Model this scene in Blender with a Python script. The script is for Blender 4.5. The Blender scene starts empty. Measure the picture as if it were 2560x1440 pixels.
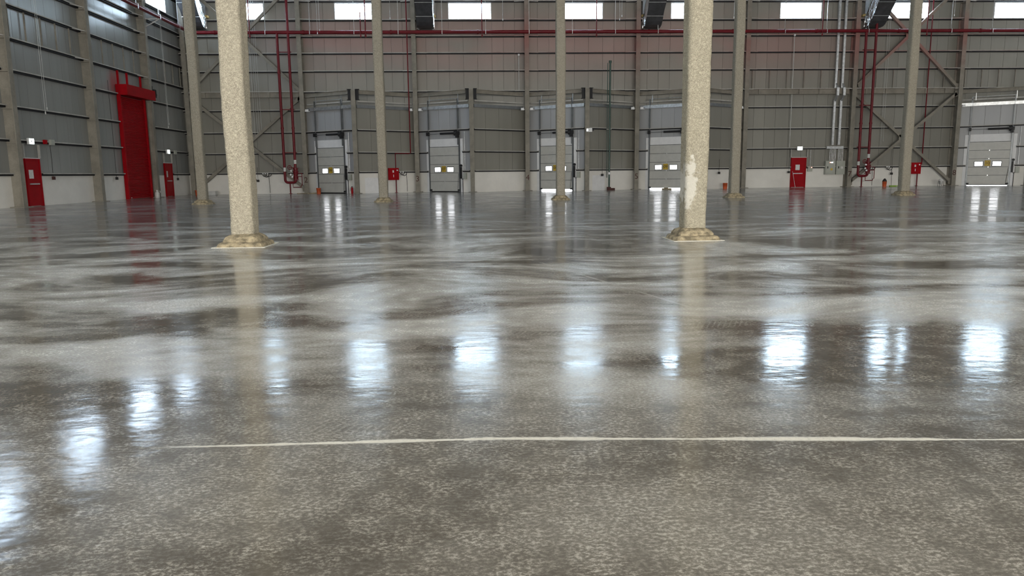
import bpy, math, random
from mathutils import Vector, Matrix, noise as mnoise

random.seed(7)
scene = bpy.context.scene
C = scene.collection
PI = math.pi

# ------------------------------------------------------------------ camera
F_PX, PITCH, YAW, ROLL, CAM_H = 1823.03, 0.15584, 0.04393, -0.0112, 1.2702
fw = Vector((math.sin(YAW)*math.cos(PITCH), math.cos(YAW)*math.cos(PITCH), -math.sin(PITCH)))
rt = Vector((math.cos(YAW), -math.sin(YAW), 0)); up = rt.cross(fw)
rt2 = math.cos(ROLL)*rt + math.sin(ROLL)*up
up2 = -math.sin(ROLL)*rt + math.cos(ROLL)*up
cam_d = bpy.data.cameras.new('camera'); cam = bpy.data.objects.new('camera', cam_d); C.objects.link(cam)
cam_d.sensor_width = 36; cam_d.lens = F_PX/2560*36; cam_d.clip_end = 300; cam_d.clip_start = 0.05
m = Matrix.Identity(4)
for i in range(3):
    m[i][0] = rt2[i]; m[i][1] = up2[i]; m[i][2] = -fw[i]
m[2][3] = CAM_H
cam.matrix_world = m
scene.camera = cam

# ------------------------------------------------------------------ world, light level, exposure
EXPOSURE = 0.58
WIN_BACK, WIN_LEFT, WIN_SIDE, ADDED_REAR_OPEN, DOOR_PANE, ADDED_SKYLIGHT = 15.0, 15.0, 16.0, 17.5, 6.0, 2.0
scene.view_settings.view_transform = 'Standard'; scene.view_settings.look = 'None'
scene.view_settings.exposure = EXPOSURE; scene.view_settings.gamma = 1.0
scene.view_settings.use_curve_mapping = False
w = bpy.data.worlds.new('world'); scene.world = w; w.use_nodes = True
w.node_tree.nodes['Background'].inputs[0].default_value = (0.55, 0.68, 0.9, 1)
w.node_tree.nodes['Background'].inputs[1].default_value = 0.5
scene.cycles.use_denoising = True; scene.cycles.use_light_tree = False
scene.cycles.max_bounces = 4; scene.cycles.diffuse_bounces = 3; scene.cycles.glossy_bounces = 3
scene.cycles.sample_clamp_indirect = 8.0
scene.cycles.adaptive_threshold = 0.14; scene.cycles.adaptive_min_samples = 16

# ------------------------------------------------------------------ main dimensions (metres)
DW = 53.97                 # line of the wall columns
WP = DW + 0.42             # inner face of the cladding, back wall
XL = -20.9                 # inner face of the cladding, left wall
XR, YR, ZR = 52.0, -16.0, 15.6
XC = lambda k: -12.4 + 8.0*(k-2)       # column number k on the back wall
SAW = (2, 3, 4, 5, 8)                  # bays with an angled dock bay
APX = 2.6                              # how far a dock bay comes into the hall

# ------------------------------------------------------------------ materials
def nodes_of(name):
    mt = bpy.data.materials.new(name); mt.use_nodes = True
    nt = mt.node_tree; b = nt.nodes['Principled BSDF']
    return mt, nt, b
def N(nt, t, **kw):
    n = nt.nodes.new(t)
    for k, v in kw.items(): setattr(n, k, v)
    return n
def L(nt, a, b): nt.links.new(a, b)
def val(nt, op, a, b=None, c=None, clamp=False):
    n = N(nt, 'ShaderNodeMath', operation=op, use_clamp=clamp)
    for i, x in enumerate((a, b, c)):
        if x is None: continue
        if isinstance(x, (int, float)): n.inputs[i].default_value = x
        else: L(nt, x, n.inputs[i])
    return n.outputs[0]
def mixc(nt, fac, a, b, mode='MIX'):
    n = N(nt, 'ShaderNodeMix', data_type='RGBA', blend_type=mode)
    for s, x in ((0, fac), (6, a), (7, b)):
        if isinstance(x, (int, float)): n.inputs[s].default_value = x
        elif isinstance(x, tuple): n.inputs[s].default_value = (*x, 1)
        else: L(nt, x, n.inputs[s])
    return n.outputs[2]
def ntex(nt, vec, scale, detail=4, rough=0.55, dist=0.0):
    n = N(nt, 'ShaderNodeTexNoise'); n.inputs['Scale'].default_value = scale
    n.inputs['Detail'].default_value = detail; n.inputs['Roughness'].default_value = rough
    n.inputs['Distortion'].default_value = dist
    if vec is not None: L(nt, vec, n.inputs['Vector'])
    return n.outputs[0]
def ramp(nt, x, lo, hi, a=0.0, b=1.0):
    n = N(nt, 'ShaderNodeMapRange', interpolation_type='SMOOTHSTEP')
    n.inputs[1].default_value = lo; n.inputs[2].default_value = hi
    n.inputs[3].default_value = a; n.inputs[4].default_value = b
    L(nt, x, n.inputs[0]); return n.outputs[0]
def vscale(nt, vec, s):
    n = N(nt, 'ShaderNodeVectorMath', operation='MULTIPLY'); L(nt, vec, n.inputs[0]); n.inputs[1].default_value = s
    return n.outputs[0]
def bumpn(nt, b, h, strength, dist):
    n = N(nt, 'ShaderNodeBump'); n.inputs['Strength'].default_value = strength; n.inputs['Distance'].default_value = dist
    L(nt, h, n.inputs['Height']); L(nt, n.outputs[0], b.inputs['Normal'])
def pos(nt): return N(nt, 'ShaderNodeNewGeometry').outputs['Position']
def xyz(nt, v):
    n = N(nt, 'ShaderNodeSeparateXYZ'); L(nt, v, n.inputs[0]); return n.outputs

def mat(name, col, rough=0.6, metal=0.0, var=0.12, scale=3.0, bump=0.0, bscale=40.0, spec=0.5):
    mt, nt, b = nodes_of(name)
    P = pos(nt)
    f = ntex(nt, P, scale, 5, 0.6)
    dk = tuple(c*(1-var) for c in col); lt = tuple(min(1, c*(1+var)) for c in col)
    L(nt, mixc(nt, ramp(nt, f, 0.3, 0.7), dk, lt), b.inputs['Base Color'])
    b.inputs['Roughness'].default_value = rough; b.inputs['Metallic'].default_value = metal
    b.inputs['Specular IOR Level'].default_value = spec
    if bump: bumpn(nt, b, ntex(nt, P, bscale, 3), 0.6, bump)
    return mt
def emis(name, col, strength, sample=True):
    mt, nt, b = nodes_of(name)
    b.inputs['Base Color'].default_value = (0.8, 0.8, 0.8, 1)
    b.inputs['Emission Color'].default_value = (*col, 1); b.inputs['Emission Strength'].default_value = strength
    if not sample: mt.cycles.emission_sampling = 'NONE'
    return mt

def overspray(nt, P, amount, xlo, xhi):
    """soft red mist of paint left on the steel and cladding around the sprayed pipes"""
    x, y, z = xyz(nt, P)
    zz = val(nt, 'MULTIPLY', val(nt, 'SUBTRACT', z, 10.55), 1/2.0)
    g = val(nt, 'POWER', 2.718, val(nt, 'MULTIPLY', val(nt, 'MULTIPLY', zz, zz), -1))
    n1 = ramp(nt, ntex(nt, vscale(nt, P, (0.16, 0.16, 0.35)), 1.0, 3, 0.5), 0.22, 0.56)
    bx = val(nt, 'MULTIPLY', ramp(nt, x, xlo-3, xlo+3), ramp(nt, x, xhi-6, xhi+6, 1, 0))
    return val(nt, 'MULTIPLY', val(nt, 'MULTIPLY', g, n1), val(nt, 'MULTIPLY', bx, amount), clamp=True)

def cladding(name, col, spray, rough=0.4):
    mt, nt, b = nodes_of(name)
    P = pos(nt)
    oi = N(nt, 'ShaderNodeObjectInfo').outputs['Random']
    base = mixc(nt, oi, tuple(c*0.93 for c in col), tuple(c*1.05 for c in col))
    st = ntex(nt, vscale(nt, P, (2.5, 2.5, 0.12)), 1.0, 5, 0.6)
    base = mixc(nt, ramp(nt, st, 0.35, 0.75, 0, 0.22), base, tuple(c*0.72 for c in col))
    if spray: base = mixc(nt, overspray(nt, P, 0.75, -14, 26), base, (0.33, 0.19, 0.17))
    if not spray and rough < 0.3:     # red paint mist around the top of the roller shutter
        dn = N(nt, 'ShaderNodeVectorMath', operation='DISTANCE'); L(nt, P, dn.inputs[0]); dn.inputs[1].default_value = (XL, 44.5, 6.7)
        dd = val(nt, 'ADD', dn.outputs['Value'], val(nt, 'MULTIPLY', st, 0.8))
        base = mixc(nt, ramp(nt, dd, 0.4, 1.5, 0.75, 0), base, (0.40, 0.06, 0.06))
    L(nt, base, b.inputs['Base Color']); b.inputs['Roughness'].default_value = rough
    bumpn(nt, b, ntex(nt, P, 1.2, 2), 0.25, 0.02)
    return mt
def steel(name, col, spray=True):
    mt, nt, b = nodes_of(name)
    P = pos(nt)
    f = ntex(nt, P, 1.6, 6, 0.65); g = ntex(nt, P, 22, 4)
    base = mixc(nt, ramp(nt, f, 0.3, 0.7), tuple(c*0.78 for c in col), tuple(c*1.12 for c in col))
    base = mixc(nt, ramp(nt, g, 0.35, 0.7, 0, 0.25), base, tuple(c*0.6 for c in col))
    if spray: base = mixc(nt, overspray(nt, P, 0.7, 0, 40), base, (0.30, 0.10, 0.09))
    L(nt, base, b.inputs['Base Color']); b.inputs['Roughness'].default_value = 0.8
    bumpn(nt, b, g, 0.5, 0.01)
    return mt

def plaster(name, col, patch=None):
    """sprayed fireproofing: worm-like lumps"""
    mt, nt, b = nodes_of(name)
    P = pos(nt)
    a = ntex(nt, vscale(nt, P, (1, 1, 1.25)), 27, 2, 0.45, 1.3)
    c = ntex(nt, P, 60, 2)
    lump = val(nt, 'ABSOLUTE', val(nt, 'SUBTRACT', a, 0.5))
    h = val(nt, 'ADD', ramp(nt, lump, 0.0, 0.16), val(nt, 'MULTIPLY', c, 0.3))
    base = mixc(nt, ramp(nt, lump, 0.0, 0.11), tuple(x*0.52 for x in col), col)
    base = mixc(nt, ramp(nt, ntex(nt, P, 1.1, 4), 0.35, 0.7, 0, 0.35), base, tuple(x*0.86 for x in col))
    if patch:
        px, py, pz, rx, rz = patch
        x, y, z = xyz(nt, P)
        dx = val(nt, 'MULTIPLY', val(nt, 'SUBTRACT', x, px), 1/rx); dz = val(nt, 'MULTIPLY', val(nt, 'SUBTRACT', z, pz), 1/rz)
        d = val(nt, 'SQRT', val(nt, 'ADD', val(nt, 'MULTIPLY', dx, dx), val(nt, 'MULTIPLY', dz, dz)))
        d = val(nt, 'ADD', d, val(nt, 'MULTIPLY', val(nt, 'SUBTRACT', ntex(nt, P, 7, 5), 0.5), 2.6))
        base = mixc(nt, ramp(nt, d, 0.75, 1.05, 0.75, 0), base, (0.60, 0.58, 0.52))
    L(nt, base, b.inputs['Base Color']); b.inputs['Roughness'].default_value = 1.0
    b.inputs['Specular IOR Level'].default_value = 0.0
    bumpn(nt, b, h, 0.55, 0.014)
    return mt

def floor_material():
    mt, nt, b = nodes_of('polished_concrete')
    P = pos(nt); x, y, z = xyz(nt, P)
    warp = N(nt, 'ShaderNodeTexNoise'); warp.inputs['Scale'].default_value = 0.25; warp.inputs['Detail'].default_value = 1
    L(nt, P, warp.inputs['Vector'])
    wv = N(nt, 'ShaderNodeVectorMath', operation='MULTIPLY_ADD')
    L(nt, warp.outputs['Color'], wv.inputs[0]); wv.inputs[1].default_value = (3.4, 3.4, 0); L(nt, P, wv.inputs[2])
    PW = wv.outputs[0]
    big = ntex(nt, PW, 0.55, 4, 0.62)                                         # broad stains
    sweep = ntex(nt, vscale(nt, PW, (0.55, 1.35, 1)), 0.75, 4, 0.6)            # arcs left by the polishing machine
    mott = ntex(nt, P, 6.5, 4, 0.68)
    fine = ntex(nt, vscale(nt, P, (0.7, 1.0, 1)), 62, 4, 0.78)                # exposed sand and cement paste
    dark, midc, light = FLOOR_DARK, FLOOR_MID, FLOOR_LIGHT
    t = val(nt, 'ADD', val(nt, 'ADD', val(nt, 'MULTIPLY', big, 0.38), val(nt, 'MULTIPLY', sweep, 0.37)), val(nt, 'MULTIPLY', mott, 0.25))
    t1 = ramp(nt, t, 0.38, 0.62)
    base = mixc(nt, t1, dark, midc)
    fs = val(nt, 'MULTIPLY', ramp(nt, fine, 0.45, 0.64), ramp(nt, val(nt, 'ADD', val(nt, 'MULTIPLY', t, 0.6), val(nt, 'MULTIPLY', mott, 0.4)), 0.40, 0.58, 0.12, 1.0))
    base = mixc(nt, fs, base, light)
    base = mixc(nt, ramp(nt, fine, 0.26, 0.46, 0.7, 0), base, (0.085, 0.074, 0.060))
    dust_and_light = ramp(nt, val(nt, 'ADD', val(nt, 'MULTIPLY', sweep, 0.6), val(nt, 'MULTIPLY', big, 0.4)), 0.40, 0.60)   # dry haze left by the pads
    dust_and_light = val(nt, 'MULTIPLY', dust_and_light, ramp(nt, val(nt, 'ADD', y, val(nt, 'MULTIPLY', big, 4.0)), 5.2, 8.6, 0.14, 1.0))  # dust thickened past the foreground; also stands in for window light there
    dust_and_light = val(nt, 'MULTIPLY', dust_and_light, ramp(nt, y, 13.0, 24.0, 1.0, 0.55))
    base = mixc(nt, val(nt, 'MULTIPLY', dust_and_light, ramp(nt, fine, 0.34, 0.60, 0.62, 0.92)), base, FLOOR_DUST)
    br = val(nt, 'MULTIPLY', ramp(nt, big, 0.40, 0.30), 0.5)
    base = mixc(nt, br, base, (0.100, 0.085, 0.067))
    base = mixc(nt, ramp(nt, y, 9.0, 24.0, 0.0, 0.55), base, (0.215, 0.225, 0.245))   # far half cooled: bluish sky reflection put into the colour
    # forklift tyre prints: slanted dashes in narrow bands
    tread = None
    for (yc, sl, x0, x1, wd) in ((3.55, -0.05, -1.45, -0.35, 0.075), (5.80, -0.06, -3.9, -0.8, 0.13), (6.83, -0.03, -1.0, 0.8, 0.14), (5.72, 0.06, 0.1, 0.85, 0.12), (5.60, 0.16, 1.6, 2.35, 0.12), (7.9, 0.02, 3.2, 5.2, 0.15)):
        d = val(nt, 'ABSOLUTE', val(nt, 'SUBTRACT', val(nt, 'SUBTRACT', y, yc), val(nt, 'MULTIPLY', x, sl)))
        k = val(nt, 'MULTIPLY', ramp(nt, d, wd*0.8, wd, 1, 0), val(nt, 'MULTIPLY', ramp(nt, x, x0, x0+0.2), ramp(nt, x, x1-0.2, x1, 1, 0)))
        tread = k if tread is None else val(nt, 'MAXIMUM', tread, k)
    ph = val(nt, 'SINE', val(nt, 'MULTIPLY', val(nt, 'SUBTRACT', x, val(nt, 'MULTIPLY', y, 0.45)), 2*PI/0.045))
    tr = val(nt, 'MULTIPLY', val(nt, 'MULTIPLY', tread, ramp(nt, ph, 0.1, 0.8)), ramp(nt, fine, 0.4, 0.6, 0.1, 0.55))
    base = mixc(nt, tr, base, (0.44, 0.42, 0.37))
    # white filled joint in front, thin saw cuts farther off
    jn = ntex(nt, vscale(nt, P, (1.5, 1.0, 1)), 1.0, 4, 0.65)
    yl = val(nt, 'SUBTRACT', 3.385, val(nt, 'MULTIPLY', val(nt, 'MAXIMUM', val(nt, 'SUBTRACT', x, 0.05), 0), 0.080))
    d = val(nt, 'ABSOLUTE', val(nt, 'ADD', val(nt, 'SUBTRACT', y, yl), val(nt, 'MULTIPLY', val(nt, 'SUBTRACT', jn, 0.5), 0.022)))
    wid = ramp(nt, jn, 0.35, 0.66, 0.040, 0.010)
    ln = val(nt, 'MULTIPLY', val(nt, 'SUBTRACT', 1.0, val(nt, 'DIVIDE', d, wid), clamp=True), ramp(nt, x, -1.75, -1.05))
    ln = val(nt, 'MULTIPLY', ramp(nt, ln, 0.0, 0.7), ramp(nt, fine, 0.3, 0.5, 0.55, 1))
    base = mixc(nt, ln, base, (0.78, 0.75, 0.66))
    cut = None
    for (x0, y0, x1, y1, hw) in ((-4.3, 8.0, 0.7, 9.5, 0.012), (0.7, 9.5, 4.7, 9.85, 0.014), (3.2, 19.5, 3.75, 14.3, 0.02), (4.4, 13.3, 5.3, 11.3, 0.016), (0.6, 11.3, 2.2, 6.0, 0.03)):
        ln_ = math.hypot(x1-x0, y1-y0); ux, uy = (x1-x0)/ln_, (y1-y0)/ln_
        ax = val(nt, 'SUBTRACT', x, x0); ay = val(nt, 'SUBTRACT', y, y0)
        s = val(nt, 'ADD', val(nt, 'MULTIPLY', ax, ux), val(nt, 'MULTIPLY', ay, uy))
        q = val(nt, 'ABSOLUTE', val(nt, 'SUBTRACT', val(nt, 'MULTIPLY', ax, uy), val(nt, 'MULTIPLY', ay, ux)))
        k = val(nt, 'MULTIPLY', ramp(nt, q, hw*0.4, hw, 1, 0), val(nt, 'MULTIPLY', ramp(nt, s, 0, 0.3), ramp(nt, s, ln_-0.3, ln_, 1, 0)))
        cut = k if cut is None else val(nt, 'MAXIMUM', cut, k)
    base = mixc(nt, val(nt, 'MULTIPLY', cut, ramp(nt, jn, 0.4, 0.6, 0.1, 0.6)), base, (0.55, 0.54, 0.48))
    L(nt, base, b.inputs['Base Color'])
    r = val(nt, 'ADD', FLOOR_ROUGH, val(nt, 'MULTIPLY', t1, 0.06))
    r = val(nt, 'ADD', r, val(nt, 'MULTIPLY', fs, 0.05))
    r = val(nt, 'ADD', r, val(nt, 'MULTIPLY', dust_and_light, 0.11))
    r = val(nt, 'MAXIMUM', r, val(nt, 'MULTIPLY', ln, 0.7))
    L(nt, r, b.inputs['Roughness']); b.inputs['Specular IOR Level'].default_value = 0.5; b.inputs['Specular Tint'].default_value = (0.78, 0.90, 1.0, 1)  # gloss tinted blue to stand in for reflected sky
    bumpn(nt, b, ntex(nt, vscale(nt, P, (0.6, 1, 1)), 8, 2, 0.5), 0.10, 0.018)
    return mt

FLOOR_DARK, FLOOR_MID, FLOOR_LIGHT, FLOOR_DUST, FLOOR_ROUGH = (0.108, 0.095, 0.076), (0.180, 0.162, 0.133), (0.50, 0.465, 0.40), (0.68, 0.665, 0.605), 0.10
M = {}
M['floor'] = floor_material()
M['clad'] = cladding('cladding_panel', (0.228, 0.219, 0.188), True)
M['clad_left'] = cladding('cladding_panel_grey', (0.265, 0.27, 0.258), False, 0.27)
M['clad_dock_lit'] = cladding('cladding_panel_dock_lit', (0.36, 0.365, 0.37), False)  # dock faces paler and bluer: light from the left windows put into the colour
M['sheet'] = mat('joint_sheet', (0.20, 0.19, 0.165), 0.7)
M['dado'] = mat('painted_upstand', (0.74, 0.72, 0.67), 0.75, var=0.05, scale=0.8, bump=0.004)
M['roof'] = mat('roof_sheet', (0.50, 0.49, 0.46), 0.6, var=0.05)
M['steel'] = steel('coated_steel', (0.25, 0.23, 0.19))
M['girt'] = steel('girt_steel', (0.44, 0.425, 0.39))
M['galv'] = mat('galvanised', (0.52, 0.53, 0.53), 0.33, 0.75, 0.18, 6)
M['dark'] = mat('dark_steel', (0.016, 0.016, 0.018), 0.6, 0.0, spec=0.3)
M['track'] = mat('track_steel', (0.17, 0.18, 0.185), 0.4, 0.5)
M['red'] = mat('red_enamel', (0.29, 0.002, 0.006), 0.42, var=0.1, spec=0.12)
M['pipe_red'] = mat('red_pipe_paint', (0.13, 0.006, 0.011), 0.4, var=0.15, spec=0.25)
M['white'] = mat('white_paint', (0.72, 0.72, 0.72), 0.5, var=0.04)
M['doorskin'] = mat('door_skin', (0.47, 0.465, 0.43), 0.45, var=0.05)
M['black'] = mat('black_rubber', (0.012, 0.012, 0.013), 0.6)
M['box'] = mat('grey_enclosure', (0.38, 0.39, 0.34), 0.5, var=0.05)
M['paper'] = mat('paper', (0.62, 0.62, 0.6), 0.8, var=0.15, scale=14)
M['yellow'] = mat('sign_yellow', (0.55, 0.37, 0.035), 0.5, var=0.06)
M['ink'] = mat('sign_ink', (0.015, 0.013, 0.012), 0.6)
M['mark'] = mat('red_brown_marking', (0.055, 0.016, 0.012), 0.8)
M['green'] = mat('green_pipe', (0.02, 0.055, 0.04), 0.4)
M['orange'] = mat('orange_plastic', (0.55, 0.10, 0.03), 0.5)
M['hose'] = mat('lime_plastic', (0.22, 0.38, 0.03), 0.5)
M['jug'] = mat('milky_plastic', (0.55, 0.55, 0.53), 0.4)
M['plaster'] = plaster('fireproofing', (0.465, 0.424, 0.333))
M['plaster_patch'] = plaster('fireproofing_patched', (0.43, 0.393, 0.302), (3.93, 0, 1.05, 0.13, 0.5))
M['plaster_far'] = plaster('fireproofing_fine', (0.40, 0.367, 0.298))
M['footing'] = mat('rough_mortar', (0.27, 0.225, 0.145), 0.9, var=0.5, scale=9, bump=0.03, bscale=30)
M['sealant'] = mat('white_sealant', (0.70, 0.68, 0.60), 0.7)
M['foil'] = mat('foil_wrap', (0.80, 0.81, 0.83), 0.22, 1.0, 0.08, 5, 0.03, 9)
M['duct_dark'] = mat('dark_duct_underside', (0.05, 0.05, 0.054), 0.42, 0.0, 0.2, 3, 0.01, 12)  # darker colour than the foil sides, underside only
M['insul'] = mat('glass_wool', (0.62, 0.47, 0.20), 0.9)
M['day_back'] = emis('daylight_back', (0.64, 0.83, 1.0), WIN_BACK)
M['day_left'] = emis('daylight_left', (0.66, 0.82, 1.0), WIN_LEFT)
M['day_side'] = emis('daylight_side', (0.97, 0.98, 1.0), WIN_SIDE)
M['added_rear'] = emis('added_daylight_rear', (1.0, 0.965, 0.90), ADDED_REAR_OPEN)
M['added_sky'] = emis('added_skylight', (1.0, 0.98, 0.94), ADDED_SKYLIGHT)
M['day_door'] = emis('daylight_door', (0.95, 0.97, 1.0), DOOR_PANE)
M['exit'] = emis('exit_glow', (0.80, 1.0, 0.92), 3.0, False)
M['lamp'] = emis('lamp_glow', (1.0, 0.98, 0.92), 2.0, False)
M['led'] = emis('led_white', (0.9, 0.92, 1.0), 9.0, False)
M['led_red'] = emis('led_red', (1.0, 0.25, 0.15), 6.0, False)

# ------------------------------------------------------------------ mesh helpers
class MB:
    def __init__(s): s.v, s.f, s.sm = [], [], []
    def add(s, vs, fs, smooth=False):
        o = len(s.v); s.v += [tuple(p) for p in vs]
        for f in fs: s.f.append([i+o for i in f]); s.sm.append(smooth)
        return s
    def box(s, x0, x1, y0, y1, z0, z1):
        return s.add([(x0,y0,z0),(x1,y0,z0),(x1,y1,z0),(x0,y1,z0),(x0,y0,z1),(x1,y0,z1),(x1,y1,z1),(x0,y1,z1)],
                     [(0,3,2,1),(4,5,6,7),(0,1,5,4),(1,2,6,5),(2,3,7,6),(3,0,4,7)])
    def bar(s, a, b, wd, ht, upv=(0,1,0)):
        a, b, u = Vector(a), Vector(b), Vector(upv); d = (b-a).normalized()
        if abs(d.dot(u)) > 0.95: u = Vector((1,0,0))
        sd = d.cross(u).normalized()*wd/2; u2 = sd.normalized().cross(d).normalized()*ht/2
        vs = [a-sd-u2, a+sd-u2, a+sd+u2, a-sd+u2, b-sd-u2, b+sd-u2, b+sd+u2, b-sd+u2]
        return s.add(vs, [(0,3,2,1),(4,5,6,7),(0,1,5,4),(1,2,6,5),(2,3,7,6),(3,0,4,7)])
    def tube(s, pts, r, n=12, cap=True):
        pts = [Vector(p) for p in pts]; rr = r if isinstance(r, (list, tuple)) else [r]*len(pts)
        rings = []; prev = None
        for i, p in enumerate(pts):
            d = (pts[min(i+1, len(pts)-1)] - pts[max(i-1, 0)]).normalized()
            u = prev if prev is not None else (Vector((0,0,1)) if abs(d.z) < 0.9 else Vector((0,1,0)))
            sd = d.cross(u).normalized(); u = sd.cross(d).normalized(); prev = u
            rings.append([p + (sd*math.cos(2*PI*k/n) + u*math.sin(2*PI*k/n))*rr[i] for k in range(n)])
        vs = [q for R_ in rings for q in R_]
        fs = [(i*n+k, i*n+(k+1) % n, (i+1)*n+(k+1) % n, (i+1)*n+k) for i in range(len(pts)-1) for k in range(n)]
        s.add(vs, fs, True)
        if cap: s.add(rings[0], [tuple(range(n))[::-1]]); s.add(rings[-1], [tuple(range(n))])
        return s
    def lathe(s, prof, n=20, cx=0, cy=0):
        vs = [(cx+r*math.cos(2*PI*k/n), cy+r*math.sin(2*PI*k/n), z) for r, z in prof for k in range(n)]
        fs = [(i*n+k, i*n+(k+1) % n, (i+1)*n+(k+1) % n, (i+1)*n+k) for i in range(len(prof)-1) for k in range(n)]
        s.add(vs, fs, True)
        s.add(vs[:n], [tuple(range(n))[::-1]]); s.add(vs[-n:], [tuple(range(n))])
        return s
    def mesh(s, name, mt):
        me = bpy.data.meshes.new(name); me.from_pydata(s.v, [], s.f)
        me.polygons.foreach_set('use_smooth', s.sm); me.materials.append(M[mt] if isinstance(mt, str) else mt); me.update()
        return me

def obj(name, me, parent=None, loc=(0,0,0), rot=(0,0,0), scale=None):
    o = bpy.data.objects.new(name, me); C.objects.link(o)
    if parent: o.parent = parent
    o.location = loc; o.rotation_euler = rot
    if scale: o.scale = scale
    return o
_unit = {}
def box(name, mt, parent, x0, x1, y0, y1, z0, z1, rot=(0,0,0)):
    if mt not in _unit: _unit[mt] = MB().box(-.5,.5,-.5,.5,-.5,.5).mesh('block_'+mt, mt)
    return obj(name, _unit[mt], parent, ((x0+x1)/2,(y0+y1)/2,(z0+z1)/2), rot, (abs(x1-x0),abs(y1-y0),abs(z1-z0)))
def quad(name, mt, parent, x0, x1, y, z0, z1):
    return obj(name, MB().add([(x0,y,z0),(x1,y,z0),(x1,y,z1),(x0,y,z1)], [(0,1,2,3)]).mesh(name, mt), parent)
def build(name, mb, mt, parent=None, loc=(0,0,0), rz=0):
    return obj(name, mb.mesh(name, mt), parent, loc, (0,0,rz))
def tag(o, label, cat, group=None, kind=None):
    o['label'] = label; o['category'] = cat
    if group: o['group'] = group
    if kind: o['kind'] = kind
    return o
def thing(name, label, cat, loc=(0,0,0), rz=0, group=None, kind=None):
    o = bpy.data.objects.new(name, None); C.objects.link(o)
    o.location = loc; o.rotation_euler = (0,0,rz); o.empty_display_size = 0.2
    return tag(o, label, cat, group, kind)
def struct(name, loc=(0,0,0), rz=0, label=None):
    o = bpy.data.objects.new(name, None); C.objects.link(o)
    o.location = loc; o.rotation_euler = (0,0,rz); o['kind'] = 'structure'
    if label: o['label'] = label
    return o
def text(name, s, size, mt, parent, loc, rz=0, bold=0.0):
    cu = bpy.data.curves.new(name, 'FONT'); cu.body = s; cu.size = size; cu.align_x = 'CENTER'; cu.align_y = 'CENTER'
    cu.extrude = 0.003; cu.offset = bold; cu.materials.append(M[mt])
    tmp = bpy.data.objects.new('tmp', cu); C.objects.link(tmp)
    me = bpy.data.meshes.new_from_object(tmp.evaluated_get(bpy.context.evaluated_depsgraph_get())); me.name = name
    bpy.data.objects.remove(tmp)
    return obj(name, me, parent, loc, (PI/2, 0, rz))
def arc(c, r, a0, a1, u, v, n=6):
    c, u, v = Vector(c), Vector(u), Vector(v)
    return [c + u*r*math.cos(a0+(a1-a0)*i/n) + v*r*math.sin(a0+(a1-a0)*i/n) for i in range(n+1)]

# ================================================================== SETTING
# local wall frame: x along the wall to the right as seen from the hall, y outwards, z up
fl = build('floor', MB().box(XL-0.3, XR, YR, WP+0.4, -0.3, 0.0), 'floor'); fl['kind'] = 'structure'
fl['label'] = 'polished mottled grey concrete floor with a white filled joint'
ce = build('ceiling', MB().box(XL-0.3, XR, YR, WP+0.4, ZR, ZR+0.2), 'roof'); ce['kind'] = 'structure'

for i, yy in enumerate((-12.5, -7.5)):      # skylight strips added unseen behind the viewer to light the near columns
    sk = struct('window_%d' % (60+i), (0, yy, ZR), 0, 'added unseen skylight strip in the roof for extra light')
    obj('pane', MB().add([(-18, -0.8, -0.01), (-18, 0.8, -0.01), (48, 0.8, -0.01), (48, -0.8, -0.01)], [(0,1,2,3)]).mesh('pane', 'added_sky'), sk)
    build('window_frame', MB().box(-18.1, 48.1, -0.9, -0.8, -0.08, 0).box(-18.1, 48.1, 0.8, 0.9, -0.08, 0).box(-18.1, -18, -0.8, 0.8, -0.08, 0).box(48, 48.1, -0.8, 0.8, -0.08, 0), 'white', sk)

GIRTS = (1.46, 2.86, 4.32, 5.87, 7.15, 8.57, 9.80, 10.95, 12.10, 13.30, 14.5)
def girt_mesh(length, mt='girt'):
    """Z-section rail, length along x, front lip towards the hall"""
    b = MB()
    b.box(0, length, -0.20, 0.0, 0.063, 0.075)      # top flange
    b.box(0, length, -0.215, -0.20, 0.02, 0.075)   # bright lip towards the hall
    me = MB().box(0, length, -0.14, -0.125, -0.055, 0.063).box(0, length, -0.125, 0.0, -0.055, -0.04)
    n1 = len(b.f); b.add(me.v, me.f)                # near-black web and lower flange: shadow put into the colour
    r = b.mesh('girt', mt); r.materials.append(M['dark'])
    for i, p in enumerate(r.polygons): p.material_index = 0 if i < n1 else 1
    return r
_gm = {}
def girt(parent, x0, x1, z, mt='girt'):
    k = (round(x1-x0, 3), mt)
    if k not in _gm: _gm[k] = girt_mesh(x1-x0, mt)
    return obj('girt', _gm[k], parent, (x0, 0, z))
def panels(parent, x0, x1, zr, mt, n=None, name='panel', gap=0.014):
    """upright cladding panels about 1 m wide; zr(xa, xb) gives the height runs"""
    n = n or max(1, round((x1-x0)/1.0)); wd = (x1-x0)/n
    for i in range(n):
        a, b_ = x0+i*wd, x0+(i+1)*wd
        for z0, z1 in zr(a, b_): box(name, mt, parent, a+gap/2, b_-gap/2, 0, 0.09, z0, z1)
WZ0, WZ1, WHALF = 12.16, 13.22, 1.49

KW = ['','one','two','three','four','five','six','seven','eight','nine','ten']
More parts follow.
